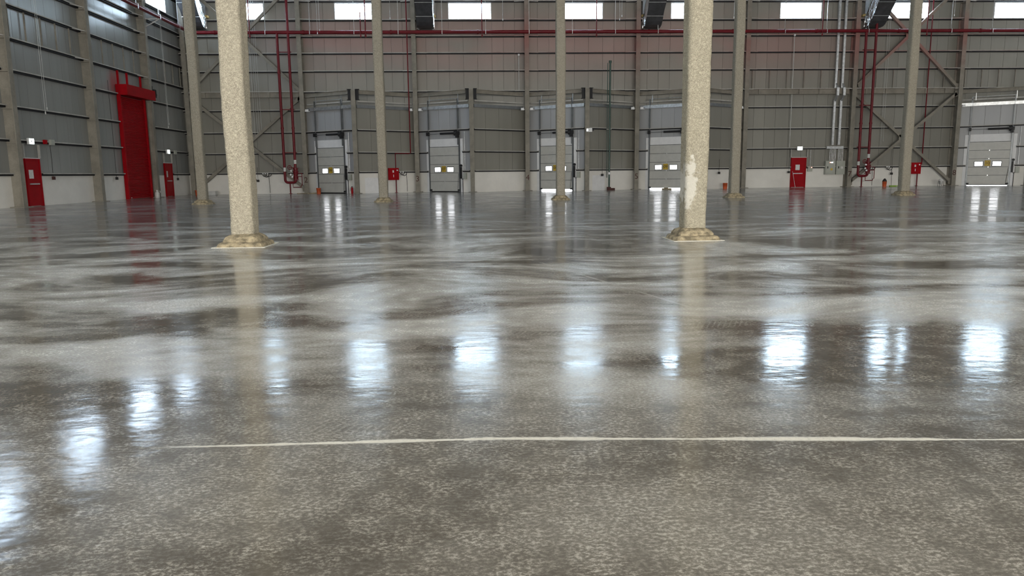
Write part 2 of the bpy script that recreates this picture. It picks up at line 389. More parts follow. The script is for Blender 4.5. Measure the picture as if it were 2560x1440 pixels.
# ---- back wall
wb = struct('wall_back', (0, WP, 0), 0, 'beige clad back wall of the hall with girts and a white upstand')
def back_runs(k):
    lo = 5.98 if k in SAW else 1.42
    cx = XC(k)+4
    def zr(a, b_):
        if b_ > cx-WHALF+0.02 and a < cx+WHALF-0.02: return [(lo, WZ0-0.06), (WZ1+0.06, ZR)]
        return [(lo, ZR)]
    return zr
def bay_panels(parent, xa, cx, xb, zr, mt):
    # panels are laid out so that a window takes exactly three of them
    panels(parent, xa, cx-WHALF-0.05, zr, mt, 3 if cx-xa > 3 else 1)
    panels(parent, cx-WHALF-0.05, cx+WHALF+0.05, zr, mt, 3)
    panels(parent, cx+WHALF+0.05, xb, zr, mt, 3 if xb-cx > 3 else 1)
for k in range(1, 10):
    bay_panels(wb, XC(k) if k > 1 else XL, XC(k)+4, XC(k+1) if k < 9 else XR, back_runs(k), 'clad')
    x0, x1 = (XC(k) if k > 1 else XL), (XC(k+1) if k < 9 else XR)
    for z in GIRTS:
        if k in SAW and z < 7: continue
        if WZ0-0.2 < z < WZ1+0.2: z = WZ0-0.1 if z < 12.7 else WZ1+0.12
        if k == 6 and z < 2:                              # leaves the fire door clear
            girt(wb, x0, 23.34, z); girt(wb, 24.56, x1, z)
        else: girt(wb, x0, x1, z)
    if k not in SAW:
        box('upstand', 'dado', wb, x0, x1, -0.02, 0.25, 0, 1.40)
    else:
        pass
    box('joint_sheet', 'sheet', wb, x0, x1, 0.092, 0.11, 5.98 if k in SAW else 1.4, WZ0-0.06)
    box('joint_sheet', 'sheet', wb, x0, x1, 0.092, 0.11, WZ1+0.06, ZR)
    box('joint_sheet', 'sheet', wb, x0, XC(k)+4-WHALF-.05, 0.092, 0.11, WZ0-.06, WZ1+.06)
    box('joint_sheet', 'sheet', wb, XC(k)+4+WHALF+.05, x1, 0.092, 0.11, WZ0-.06, WZ1+.06)
    if k in (6, 7, 8):
        for i in range(6): box('sag_strut', 'steel', wb, XC(k)+0.55+i*1.28, XC(k)+0.60+i*1.28, -0.16, -0.10, 7.2, 8.5)

def window(n, parent_loc, rz, mt, label):
    o = struct('window_%d' % n, parent_loc, rz, label)
    a, z0, z1 = WHALF, WZ0, WZ1
    f = MB()
    f.box(-a-.05, a+.05, -0.03, 0.10, z0-.06, z0); f.box(-a-.05, a+.05, -0.03, 0.10, z1, z1+.06)
    f.box(-a-.05, -a, -0.03, 0.10, z0, z1); f.box(a, a+.05, -0.03, 0.10, z0, z1)
    build('window_frame', f, 'white', o)
    box('window_sill', 'white', o, -a-.08, a+.08, -0.10, 0.0, z0-.10, z0-.06)
    quad('pane', mt, o, -a, a, 0.05, z0, z1)
    return o
box('corner_closer', 'sheet', wb, XL-0.35, XL+0.001, -0.02, 0.3, 0, ZR)
box('corner_closer', 'sheet', wb, XL-0.35, XL+0.02, 0.1, 0.3, 0, ZR)
nw = 0
for k in range(1, 10):
    nw += 1
    window(nw, (XC(k)+4, WP, 0), 0, 'day_back', 'bright wide window high between wall columns %s and %s' % (KW[k], KW[k+1]))

# ---- left wall
wl = struct('wall_left', (XL, 0, 0), PI/2, 'grey clad left wall with girts and a white upstand')
LCOL = [34.0-7*i for i in range(7, 0, -1)] + [34.0, 41.0, 48.0, 54.0]
DOOR_A, DOOR_C, SHUT = (35.0, 36.05), (50.15, 51.2), (44.45, 47.75)
def left_runs(xa, xb):
    cx = (xa+xb)/2
    def zr(a, b_):
        m_ = (a+b_)/2
        lo = 1.42
        r = [(lo, ZR)]
        if b_ > cx-WHALF+0.02 and a < cx+WHALF-0.02: r = [(lo, WZ0-.06), (WZ1+.06, ZR)]
        return r
    return zr
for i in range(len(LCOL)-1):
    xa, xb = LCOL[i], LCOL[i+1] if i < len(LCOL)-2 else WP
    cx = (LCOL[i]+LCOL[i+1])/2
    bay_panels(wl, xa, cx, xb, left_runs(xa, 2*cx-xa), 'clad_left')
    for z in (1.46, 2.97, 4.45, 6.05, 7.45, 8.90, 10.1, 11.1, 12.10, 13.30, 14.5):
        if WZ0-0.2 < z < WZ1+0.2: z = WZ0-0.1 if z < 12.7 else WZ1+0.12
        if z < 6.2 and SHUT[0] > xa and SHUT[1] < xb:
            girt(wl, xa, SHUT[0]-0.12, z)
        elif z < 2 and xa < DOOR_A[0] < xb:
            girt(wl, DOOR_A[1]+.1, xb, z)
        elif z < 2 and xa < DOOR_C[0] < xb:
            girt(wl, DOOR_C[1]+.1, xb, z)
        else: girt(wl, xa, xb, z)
    box('upstand', 'dado', wl, xa, xb, -0.02, 0.25, 0, 1.40)
    box('joint_sheet', 'sheet', wl, xa, xb, 0.092, 0.11, 1.4, WZ0-.06); box('joint_sheet', 'sheet', wl, xa, xb, 0.092, 0.11, WZ1+.06, ZR)
    box('joint_sheet', 'sheet', wl, xa, cx-WHALF-.05, 0.092, 0.11, WZ0-.06, WZ1+.06); box('joint_sheet', 'sheet', wl, cx+WHALF+.05, xb, 0.092, 0.11, WZ0-.06, WZ1+.06)
    nw += 1
    window(nw, (XL, cx, 0), PI/2, 'day_left', 'bright window high in the left wall, number %s from the corner' % KW[len(LCOL)-1-i])
    if i >= 7:
        for j in range(5): box('sag_strut', 'steel', wl, xa+0.8+j*1.25, xa+0.85+j*1.25, -0.16, -0.10, 7.5, 8.83)
box('upstand', 'dado', wl, YR, LCOL[0], -0.02, 0.25, 0, 1.40)
box('panel', 'clad_left', wl, YR, LCOL[0], 0, 0.09, 1.4, ZR)

# ---- right wall and the wall behind the camera (both out of the picture; they carry the daylight)
wr = struct('wall_right', (XR, 0, 0), -PI/2, 'clad right wall with a band of windows')
box('panel', 'clad_left', wr, -WP, -YR, 0, 0.1, 0, WZ0-.06); box('panel', 'clad_left', wr, -WP, -YR, 0, 0.1, WZ1+.06, ZR)
box('panel', 'clad_left', wr, -WP, -YR, 0.12, 0.16, WZ0-.1, WZ1+.1)
for i in range(8):
    nw += 1
    window(nw, (XR, -10+8*i, 0), -PI/2, 'day_side', 'window high in the right wall, number %s from the near end' % KW[i+1])
wq = struct('wall_rear', (0, YR, 0), PI, 'clad wall behind the viewer with added open loading bays')
box('panel', 'clad_left', wq, -XR, -XL, 0, 0.1, 5.4, ZR)
OPEN = [(-18.5, -13.5), (-10.5, -5.5), (-2.5, 2.5), (5.5, 10.5), (13.5, 18.5), (21.5, 26.5), (29.5, 34.5)]  # unseen bays added as daylight sources for the near columns
prev = XL
for i, (a, b_) in enumerate(OPEN):
    box('panel', 'clad_left', wq, -a, -prev, 0, 0.1, 0, 5.4); prev = b_
    d = struct('door_%d' % (20+i), ((a+b_)/2, YR, 0), PI, 'added open loading bay throwing daylight from behind the viewer')
    quad('added_daylight_opening', 'added_rear', d, -(b_-a)/2, (b_-a)/2, 0.05, 0.02, 5.38)
    fr = MB(); hw = (b_-a)/2
    fr.box(-hw-.12, -hw, -0.06, 0.12, 0, 5.5); fr.box(hw, hw+.12, -0.06, 0.12, 0, 5.5); fr.box(-hw, hw, -0.06, 0.12, 5.38, 5.5)
    build('door_frame', fr, 'galv', d)
box('panel', 'clad_left', wq, -XR, -prev, 0, 0.1, 0, 5.4)

# ================================================================== WALL COLUMNS
def ibeam(depth, wd, z0, z1, tf=0.045, tw=0.035):
    b = MB()
    b.box(-wd/2, wd/2, 0, tf, z0, z1); b.box(-wd/2, wd/2, depth-tf, depth, z0, z1); b.box(-tw/2, tw/2, tf, depth-tf, z0, z1)
    return b.mesh('shaft', 'steel')
COL_ME = ibeam(0.66, 0.31, 0.03, ZR)
COL_BASE = MB().box(-0.34, 0.34, -0.12, 0.66, 0, 0.035).mesh('base_plate', 'steel')
STIFF = MB().box(-0.15, 0.15, 0.046, 0.60, -0.01, 0.01).mesh('stiffener', 'steel')
BRC = {s: MB().bar((0.03*s, 0.05, -0.02), (0.85*s, 0.42, 0.02), 0.05, 0.05, (0,0,1)).mesh('fly_brace', 'girt') for s in (-1, 1)}
def wall_column(name, loc, rz, label, num=None, sides=(-1, 1), levels=GIRTS, group='steel columns along the walls'):
    t = thing(name, label, 'column', loc, rz, group, 'thing')
    obj('shaft', COL_ME, t); obj('base_plate', COL_BASE, t)
    for z in levels:
        if z < 13.6: obj('stiffener', STIFF, t, (0, 0, z-0.12))
        if 7.0 < z < 13.6:
            for s in sides: obj('fly_brace', BRC[s], t, (0, 0, z))
    if num:
        text('painted_number', num, 0.56, 'mark', t, (0.0, -0.006, 0.95), bold=0.0)
    return t
words = ['', 'one', 'two', 'three', 'four', 'five', 'six', 'seven', 'eight', 'nine']
for k in range(1, 10):
    lab = {1: 'grey steel wall column in the corner where the two clad walls meet',
           6: 'grey steel wall column between dock door nine and the red fire door',
           9: 'grey steel wall column beyond dock door ten'}.get(k) or 'grey coated steel wall column hand painted with the number %s' % words[k]
    wall_column('wall_column', (XC(k), DW-0.26, 0), 0, lab, str(k) if k not in (1, 6, 9) else None, (1,) if k == 1 else (-1, 1))
for i, yy in enumerate((34.0, 41.0, 48.0)):
    wall_column('wall_column', (XL+0.53, yy, 0), PI/2,
        ('grey steel column on the left wall, beside the red fire door nearest the viewer', 'grey steel column on the left wall, between the near fire door and the red shutter',
         'grey steel column on the left wall, at the far side of the red shutter')[i], levels=(2.97, 4.45, 6.05, 7.45, 8.9, 10.1, 11.1, 12.1))

# ================================================================== CROSS BRACES AND TIE BEAMS
def cross_brace(k, label):
    a, b_ = XC(k)+0.16, XC(k+1)-0.16; yb = DW+0.02
    t = thing('cross_brace', label, 'bracing', ((a+b_)/2, yb, 0), 0, 'cross bracing between wall columns')
    h = (b_-a)/2
    for (z0, z1) in ((0.35, 6.75), (7.25, 14.6)):
        build('diagonal', MB().bar((-h, 0, z0), (h, 0, z1), 0.2, 0.2), 'steel', t)
        zc = (z0+z1)/2
        build('diagonal', MB().bar((-h, -.01, z1), (-0.1, -.01, zc+0.1*(z1-z0)/(2*h)), 0.2, 0.2), 'steel', t)
        build('diagonal', MB().bar((0.1, -.01, zc-0.1*(z1-z0)/(2*h)), (h, -.01, z0), 0.2, 0.2), 'steel', t)
        build('gusset', MB().box(-0.32, 0.32, -0.11, -0.09, zc-0.24, zc+0.24), 'steel', t)
        for s in (-1, 1):
            for zz in (z0, z1): build('gusset', MB().box(s*h-0.16, s*h+0.16, -0.10, -0.085, zz-0.22, zz+0.22), 'steel', t)
    return t
cross_brace(1, 'double X of steel braces behind the left red risers, next to the corner')
cross_brace(7, 'double X of steel braces between wall columns seven and eight')
for k, lab in ((1, 'horizontal channel beam across the braced bay by the corner'), (6, 'horizontal channel beam above the red fire door on the back wall'), (7, 'horizontal channel beam across the braced bay by the hose cabinet')):
    t = thing('tie_beam', lab, 'beam', (XC(k)+4, DW+0.12, 6.97), 0, 'tie beams between wall columns', 'thing')
    b = MB(); b.box(-3.8, 3.8, 0, 0.02, -0.19, 0.19); b.box(-3.8, 3.8, -0.1, 0, 0.17, 0.19); b.box(-3.8, 3.8, -0.1, 0, -0.19, -0.17)
    build('channel', b, 'steel', t)
    for i in range(5): build('stiffener', MB().box(-3.0+i*1.5, -2.8+i*1.5, -0.08, -0.01, -0.168, 0.168), 'steel', t)

# ================================================================== ANGLED DOCK BAYS WITH SECTIONAL DOORS
LEN = math.hypot(3.85, APX); ANG = math.atan2(APX, 3.85)
D0, D1_ = 0.215*LEN, 0.775*LEN           # door edges along the angled face
SEAMS = (0.06, 0.75, 1.35, 1.96, 2.57, 3.18)
def tm(name, key, fn, cache={}):
    if key not in cache: cache[key] = fn()
    return cache[key]
WN = {'06':'six','07':'seven','08':'eight','09':'nine','10':'ten'}
def dock_bay(k, num, gap):
    nm = WN[num]
    ord_ = {2: 'two and three', 3: 'three and four', 4: 'four and five', 5: 'five and six', 8: 'eight and nine'}[k]
    x0, y0 = XC(k)+0.15, WP-0.12
    # door face (going towards the viewer) and return face
    wf = struct('wall_dock_face_%d' % k, (x0, y0, 0), -ANG, 'angled clad wall around dock door %s' % nm)
    panels(wf, 0, D0-0.12, lambda a, b_: [(1.42, 5.95)], 'clad_dock_lit', 1); panels(wf, D1_+0.12, LEN, lambda a, b_: [(1.42, 5.95)], 'clad_dock_lit', 1)
    panels(wf, D0-0.12, D1_+0.12, lambda a, b_: [(3.74, 5.95)], 'clad_dock_lit', 3)
    box('upstand', 'dado', wf, -0.2, D0-0.12, -0.03, 0.15, 0, 1.40); box('upstand', 'dado', wf, D1_+0.12, LEN, -0.03, 0.15, 0, 1.40)
    box('threshold', 'dark', wf, D0-0.12, D1_+0.12, 0.0, 0.12, 0.0, 0.12 if gap < 0.02 else 0.004)
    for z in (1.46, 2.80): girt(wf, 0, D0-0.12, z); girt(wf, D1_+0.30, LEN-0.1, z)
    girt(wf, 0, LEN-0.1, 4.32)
    box('joint_sheet', 'sheet', wf, -0.25, LEN+0.1, 0.092, 0.11, 1.30, 5.99)
    wt = struct('wall_dock_return_%d' % k, (x0+3.85, y0-APX, 0), ANG, 'angled clad wall returning from dock door %s to the next column' % nm)
    panels(wt, 0, LEN, lambda a, b_: [(1.42, 5.95)], 'clad', 4)
    box('upstand', 'dado', wt, 0.02, LEN+0.25, -0.03, 0.15, 0, 1.40)
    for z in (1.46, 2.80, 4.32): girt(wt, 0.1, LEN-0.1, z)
    box('joint_sheet', 'sheet', wt, -0.1, LEN+0.25, 0.092, 0.11, 1.30, 5.99)
    if k in (2, 4): box('fresh_paint_patch', 'white', wt, 0.55, 1.75, -0.034, -0.031, 0.0, 1.08)
    # flat roof over the bay and its edge trims
    rf = build('roof_dock_%d' % k, MB().add([(0,0,0),(3.85,-APX,0),(7.7,0,0),(0,0,.08),(3.85,-APX,.08),(7.7,0,.08)], [(0,2,1),(3,4,5),(0,1,4,3),(1,2,5,4),(2,0,3,5)]), 'roof', None, (x0, y0, 5.96))
    rf['kind'] = 'structure'
    fm = tm('', 'flash', lambda: MB().box(0.25, LEN-0.12, -0.16, 0.0, -0.11, 0.10).box(0.25, LEN-0.12, -0.20, -0.16, -0.13, -0.09).mesh('edge_flashing', 'galv'))
    fd = tm('', 'flashd', lambda: MB().box(0.12, LEN-0.25, -0.16, 0.0, -0.11, 0.10).mesh('edge_flashing', 'track'))
    obj('edge_flashing', fm, wf, (0, 0, 5.93)); obj('edge_flashing', fd, wt, (0, 0, 5.93))
    for par in (wf, wt): box('eaves_rail', 'girt', par, 0.2, LEN-0.2, -0.12, -0.04, 6.22, 6.31)
    # post and beams
    t = thing('dock_post', 'steel post at the point of the angled bay right of dock door %s' % nm, 'post', (x0+3.85, y0-APX-0.22, 0), 0, 'posts of the angled dock bays')
    obj('shaft', tm('', 'post', lambda: MB().box(-0.15, 0.15, -0.15, 0.15, 0.03, 6.98).mesh('shaft', 'steel')), t)
    obj('base_plate', tm('', 'postb', lambda: MB().box(-0.3, 0.3, -0.25, 0.25, 0, 0.035).mesh('base_plate', 'steel')), t)
    for s in (-1, 1):
        st = tm('', 'stub%d' % s, lambda: MB().box(-0.02, 0.0, -0.16, 0.16, -0.36, 0.36).box(0.0, 0.20, -0.012, 0.012, -0.34, 0.34).box(0.0, 0.24, -0.16, 0.16, 0.335, 0.36).box(0, 0.24, -0.16, 0.16, -0.36, -0.335).mesh('beam_stub', 'dark'))
        obj('beam_stub', st, t, (0.17*s, 0, 6.68), (0, 0, 0 if s > 0 else PI))
    for s in (-1, 1):
        bt = thing('roof_beam', 'steel beam over dock door %s running from its wall column to the post' % nm if s < 0 else 'steel beam from the post beside dock door %s back to wall column %s' % (nm, KW[k+1]),
                   'beam', (x0+(0 if s < 0 else 3.85), y0-(0 if s < 0 else APX), 6.88), -ANG if s < 0 else ANG, 'beams over the dock bays', 'thing')
        obj('web', tm('', 'bweb', lambda: MB().box(0.15, LEN-0.3, -0.20, -0.18, -0.12, 0.10).mesh('web', 'steel')), bt)
        for zz in (-0.13, 0.11):
            obj('flange', tm('', 'bfl', lambda: MB().box(0.15, LEN-0.3, -0.28, -0.10, -0.012, 0.012).mesh('flange', 'steel')), bt, (0, 0, zz))
    # the sectional door
    ux, uy = math.cos(-ANG), math.sin(-ANG)
    lab = 'grey sectional dock door with two lit panes and a yellow plate numbered %s' % (num[0].replace('0', 'zero ').replace('1', '') + nm)
    d = thing('door_%d' % int(num), lab, 'dock door', (x0+ux*D0, y0+uy*D0, 0), -ANG, 'sectional dock doors', 'structure')
    W_ = D1_-D0
    lift = gap
    for i in range(5):
        z0, z1 = SEAMS[i]+(lift if i == 0 else 0), SEAMS[i+1]
        s_ = obj('door_section', tm('', ('sec', i, lift), lambda: MB().box(0, W_, -0.09, -0.04, z0+0.012, z1-0.012).mesh('door_section', 'doorskin')), d)
        if i == 2:
            for (fa, fb) in ((0.17, 0.36), (0.60, 0.80)):
                fr = MB(); xa, xb = fa*W_, fb*W_
                fr.box(xa-.04, xb+.04, -0.105, -0.09, 1.40, 1.44); fr.box(xa-.04, xb+.04, -0.105, -0.09, 1.74, 1.78)
                fr.box(xa-.04, xa, -0.105, -0.09, 1.44, 1.74); fr.box(xb, xb+.04, -0.105, -0.09, 1.44, 1.74)
                wfr = build('window_frame', fr, 'black', d)
                quad('pane', 'day_door', wfr, xa, xb, -0.096, 1.44, 1.74)
            sg = box('number_plate', 'yellow', d, 0.405*W_, 0.545*W_, -0.11, -0.095, 1.42, 1.84)
            nb = MB(); xa, xb = 0.405*W_, 0.545*W_
            for q in ((xa+.015, xb-.015, 1.435, 1.447), (xa+.015, xb-.015, 1.813, 1.825)): nb.box(q[0], q[1], -0.113, -0.110, q[2], q[3])
            for q in ((xa+.015, xa+.027), (xb-.027, xb-.015)): nb.box(q[0], q[1], -0.113, -0.110, 1.447, 1.813)
            build('plate_border', nb, 'ink', d)
            text('plate_number', num, 0.29, 'ink', d, ((xa+xb)/2, -0.113, 1.63), bold=0.0)
        if i:
            box('hinge', 'galv', d, W_*0.5-.03, W_*0.5+.03, -0.105, -0.09, z0-0.035, z0+0.035)
        box('seam_seal', 'black', d, 0.0, W_, -0.075, -0.045, z1-0.014, z1+0.014)
    box('header_panel', 'white', d, 0, W_, -0.05, 0.0, 3.20, 3.74)
    box('bottom_seal', 'black', d, 0.02, W_-0.02, -0.085, -0.045, lift+0.045, lift+0.075)
    if lift > 0: quad('daylight_gap', 'day_door', d, 0.03, W_-0.03, -0.03, 0.002, lift+0.05 if lift > 0.02 else 0.03)
    for s, xx in ((0, -0.02), (1, W_+0.02)):
        tr = MB(); tr.box(xx-0.05, xx+0.05, -0.12, -0.10, 0.02, 6.45); tr.box(xx-0.05 if s else xx+0.03, xx-0.03 if s else xx+0.05, -0.24, -0.12, 3.3, 6.45)
        build('track', tr, 'track', d)
        box('roller_bracket', 'black', d, xx-(0.0 if s == 0 else 0.18), xx+(0.18 if s == 0 else 0.0), -0.14, -0.09, 0.09, 0.2)
        box('bearing_plate', 'black', d, xx-0.07, xx+0.07, -0.34, -0.10, 3.98, 4.22)
    box('jamb_closer', 'track', d, -0.14, 0.04, -0.035, 0.0, 0.0, 3.72); box('jamb_closer', 'track', d, W_-0.04, W_+0.14, -0.035, 0.0, 0.0, 3.72)
    box('jamb_board', 'white', d, -0.30, -0.09, -0.06, 0.0, 0.0, 3.72)
    box('jamb_board', 'white', d, W_+0.10, W_+0.32, -0.10, 0.0, 0.0, 3.72)
    build('top_bar', MB().tube([(-0.02, -0.18, 6.45), (W_+0.02, -0.18, 6.45)], 0.022, 8), 'galv', d)
    for xx in (-0.0+0.18, W_+0.06): box('drop_rod', 'galv', d, xx-.02, xx+.02, -0.2, -0.16, 6.2, 6.78)
    build('torsion_shaft', MB().tube([(-0.1, -0.22, 4.10), (W_+0.1, -0.22, 4.10)], 0.018, 8), 'track', d)
    build('torsion_spring', MB().tube([(W_*0.42, -0.22, 4.10), (W_-0.25, -0.22, 4.10)], 0.07, 12), 'dark', d)
    mo = build('cable_drum', MB().tube([(W_-0.22, -0.24, 4.10), (W_-0.02, -0.24, 4.10)], [0.19, 0.15], 16), 'black', d)
    box('drive_unit', 'black', mo, W_-0.12, W_+0.06, -0.36, -0.14, 3.78, 4.06)
    build('pull_cord', MB().tube([(W_-0.14, -0.13, 0.25), (W_-0.05, -0.14, 1.3)], 0.012, 6), 'ink', d)
    # controls on the jamb
    c = thing('dock_control', 'black chain hoist keeper with a grey control box beside dock door %s' % nm, 'control box', (x0+ux*(D1_+0.1), y0+uy*(D1_+0.1), 0), -ANG, 'dock door controls')
    b = MB().box(0.02, 0.13, -0.24, -0.10, 0.95, 1.75)
    build('chain_keeper', b, 'black', c)
    build('hoist_wheel', MB().tube([(0.10, -0.26, 1.85), (0.10, -0.12, 1.85)], 0.09, 12), 'black', c)
    box('enclosure', 'box', c, 0.28, 0.52, -0.20, -0.06, 0.92, 1.34)
    build('cable', MB().tube([(0.10, -0.15, 1.0), (0.16, -0.15, 0.9), (0.26, -0.13, 0.93), (0.32, -0.13, 0.98)], 0.014, 6), 'black', c)
    build('conduit', MB().tube([(0.40, -0.12, 1.34), (0.40, -0.12, 4.2)], 0.02, 8), 'galv', c)
    build('drain_pipe', MB().tube([(0.20, -0.13, 0.0), (0.20, -0.13, 0.95)], 0.02, 8), 'dark', c)
    # small white boxes at the column ends of the flashings
    for s, xx in ((1, XC(k)+0.32), (-1, XC(k+1)-0.34)):
        j = thing('junction_box', 'small white junction box high on the %s of wall column %s' % ('right' if s > 0 else 'left', KW[k if s > 0 else k+1]), 'box', (xx, DW-0.22, 5.78), 0, 'white boxes high on the wall columns')
        box('body', 'white', j, -0.11, 0.11, -0.06, 0.06, 0, 0.14)
        box('tray', 'white', j, -0.13, 0.20 if s > 0 else 0.13, -0.08, 0.06, -0.03, 0.0)
        box('bracket', 'girt', j, -0.3 if s > 0 else 0.1, -0.1 if s > 0 else 0.3, 0.0, 0.04, 0.02, 0.06)
for k, num, gap in ((2, '06', 0.0), (3, '07', 0.0), (4, '08', 0.07), (5, '09', 0.06), (8, '10', 0.008)): dock_bay(k, num, gap)

# ================================================================== FREE-STANDING COLUMNS
def shaft_mesh(half, rad, dz, nper, amp, seed, mt, top=ZR, z0=0.16):
    def ring(z):
        pts = []
        segs = []
        s = half-rad
        for qi, (cx, cy, a0) in enumerate(((s, s, 0), (-s, s, PI/2), (-s, -s, PI), (s, -s, 3*PI/2))):
            for j in range(nper):
                a = a0+(PI/2)*j/(nper-1); segs.append((cx+rad*math.cos(a), cy+rad*math.sin(a), math.cos(a), math.sin(a)))
            nx, ny = [(-1,0),(0,-1),(1,0),(0,1)][qi]
            e = segs[-1]
            for j in range(1, nper): 
                tt = j/nper*2*s; segs.append((e[0]+nx*tt, e[1]+ny*tt, e[2], e[3]))
        for (x, y, ax, ay) in segs:
            d = (mnoise.noise(Vector((x*2.2+seed, y*2.2, z*0.55)))*1.5 + mnoise.noise(Vector((x*9, y*9+seed, z*7)))*0.35 + mnoise.noise(Vector((x*24, y*24, z*22+seed)))*0.28)*amp
            pts.append((x+ax*d, y+ay*d, z))
        return pts
    nz = int((top-z0)/dz); rows = [ring(z0+(top-z0)*i/nz) for i in range(nz+1)]
    n = len(rows[0]); b = MB()
    b.add([p for r_ in rows for p in r_], [(i*n+k, i*n+(k+1) % n, (i+1)*n+(k+1) % n, (i+1)*n+k) for i in range(nz) for k in range(n)], True)
    return b.mesh('shaft', mt)
def footing_mesh(h0, h1, z0, z1, n, seed, rough=0.02):
    """lumpy flared skirt from a square outline h0 to h1"""
    b = MB(); rows = []
    for i, (h, z) in enumerate([(h0, z0), (h0*0.98, z0+(z1-z0)*0.35), (h0*0.55+h1*0.45, z0+(z1-z0)*0.75), (h1, z1), (h1*0.8, z1+0.02)]):
        r_ = []
        for e, (ax, ay, bx, by) in enumerate(((1,-1,1,1),(1,1,-1,1),(-1,1,-1,-1),(-1,-1,1,-1))):
            for j in range(n):
                t = j/n; x, y = (ax+(bx-ax)*t)*h, (ay+(by-ay)*t)*h
                cr = max(0, (math.hypot(x, y)/h-1.22))*0.45; x *= 1-cr; y *= 1-cr
                d = mnoise.noise(Vector((x*6+seed, y*6, z*9)))*rough + mnoise.noise(Vector((x*19, y*19+seed, z*20)))*rough*0.6
                r_.append((x*(1+d*2), y*(1+d*2), z+d*(0 if i == 0 else 0.7)))
        rows.append(r_)
    m_ = len(rows[0])
    b.add([p for r_ in rows for p in r_], [(i*m_+k, i*m_+(k+1) % m_, (i+1)*m_+(k+1) % m_, (i+1)*m_+k) for i in range(4) for k in range(m_)], False)
    b.add(rows[-1], [tuple(range(m_))])
    return b.mesh('footing', 'footing')
def column(x, y, label, mt, near, seed):
    t = thing('sprayed_column', label, 'column', (x, y, 0), 0, 'free-standing sprayed columns', 'thing')
    obj('shaft', shaft_mesh(0.215, 0.085, 0.045 if near else 0.12, 7 if near else 4, 0.022 if near else 0.02, seed, mt), t)
    obj('footing', footing_mesh(0.345, 0.24, 0.07, 0.21, 9, seed), t)
    obj('base_slab', footing_mesh(0.44, 0.40, 0.0, 0.075, 9, seed+3, 0.012), t)
    if near:
        b = MB(); a, c = 0.475, 0.445
        b.box(-a, a, -a, -c, 0, 0.006); b.box(-a, a, c, a, 0, 0.006); b.box(-a, -c, -c, c, 0, 0.006); b.box(c, a, -c, c, 0, 0.006)
        build('joint_sealant', b, 'sealant', t)
column(-4.35, 13.78, 'large near column of rough beige sprayed plaster standing nearest the left red risers', 'plaster', True, 1.3)
column(4.05, 13.72, 'large near column of rough beige sprayed plaster with a white patch low on it', 'plaster_patch', True, 5.1)
FAR = ['distant sprayed column in front of the corner of the hall', 'distant sprayed column between dock doors six and seven', 'distant sprayed column standing in front of dock door eight',
       'distant sprayed column just left of the red fire door bay', 'distant sprayed column beside the red hose cabinet near dock door ten']
for i in range(5): column(-12.89+8.402*i, 35.0, FAR[i], 'plaster_far', False, 11.7+i*3)

# ================================================================== FIRE MAIN AND RISERS
PY, PZ = DW-0.62, 11.10
t = thing('fire_main', 'dark red fire main pipe running high along the back and left walls', 'pipe', (0, PY, PZ))
build('pipe', MB().tube([(-19.3, 0, 0), (51.5, 0, 0)], 0.115, 16), 'pipe_red', t)
build('elbow', MB().tube(arc((-19.3, -0.3, 0), 0.3, PI/2, PI, (1,0,0), (0,1,0), 8), 0.118, 16), 'pipe_red', t)
build('pipe', MB().tube([(-19.6, -0.3, 0), (-19.6, -60, 0.0)], 0.115, 16), 'pipe_red', t)
CPL = MB().tube([(-0.06, 0, 0), (0.06, 0, 0)], 0.145, 16).mesh('coupling', 'pipe_red')
HNG = MB().box(-0.012, 0.012, -0.012, 0.012, 0.12, ZR-PZ).box(-0.02, 0.02, -0.13, -0.12, -0.16, 0.14).box(-0.02, 0.02, 0.12, 0.13, -0.13, 0.14).box(-0.02, 0.02, -0.12, 0.12, -0.14, -0.125).box(-0.02, 0.02, -0.13, 0.13, 0.12, 0.14).mesh('hanger', 'galv')
for i in range(12): obj('coupling', CPL, t, (-18.0+6.05*i, 0, 0))
for i in range(23): obj('hanger', HNG, t, (-17.6+3.05*i, 0, 0))
for i in range(9): obj('hanger', HNG, t, (-19.6, -2.2-3*i, 0), (0, 0, PI/2))
for yy in (48.0, 41.0, 34.0):
    b = MB(); b.bar((-20.36, yy-PY, -0.16), (-19.5, yy-PY, -0.16), 0.06, 0.06, (0,0,1)); b.bar((-20.36, yy-PY, -0.62), (-19.55, yy-PY, -0.2), 0.05, 0.05, (0,0,1))
    build('bracket', b, 'girt', t)
def pendant(x, label, z1=ZR, z0=10.75, r=0.035):
    o = thing('sprinkler_drop', label, 'pipe', (x, PY-0.2, z0), 0, 'thin red drops crossing the fire main')
    build('pipe', MB().tube([(0,0,0), (0,0,z1-z0)], r, 8), 'pipe_red', o)
    build('cap', MB().tube([(0,0,-0.02), (0,0,0.10)], r*1.5, 8), 'pipe_red', o)
pendant(0.44, 'thin red drop pipe in front of the window between columns three and four')
pendant(8.49, 'thin red drop pipe in front of the window between columns four and five')
pendant(-7.64, 'thicker of two thin red drop pipes below the window between columns two and three', r=0.04)
pendant(-7.98, 'short thinner red drop pipe left of its twin between columns two and three', 12.4)
pendant(-15.57, 'thin red drop pipe right of its twin by the near column top'); pendant(-15.87, 'thin red drop pipe left of its twin by the near column top')
pendant(24.7, 'thin red drop pipe at the right end of the window above the fire door'); pendant(32.36, 'thin red drop pipe next to the window between columns seven and eight')

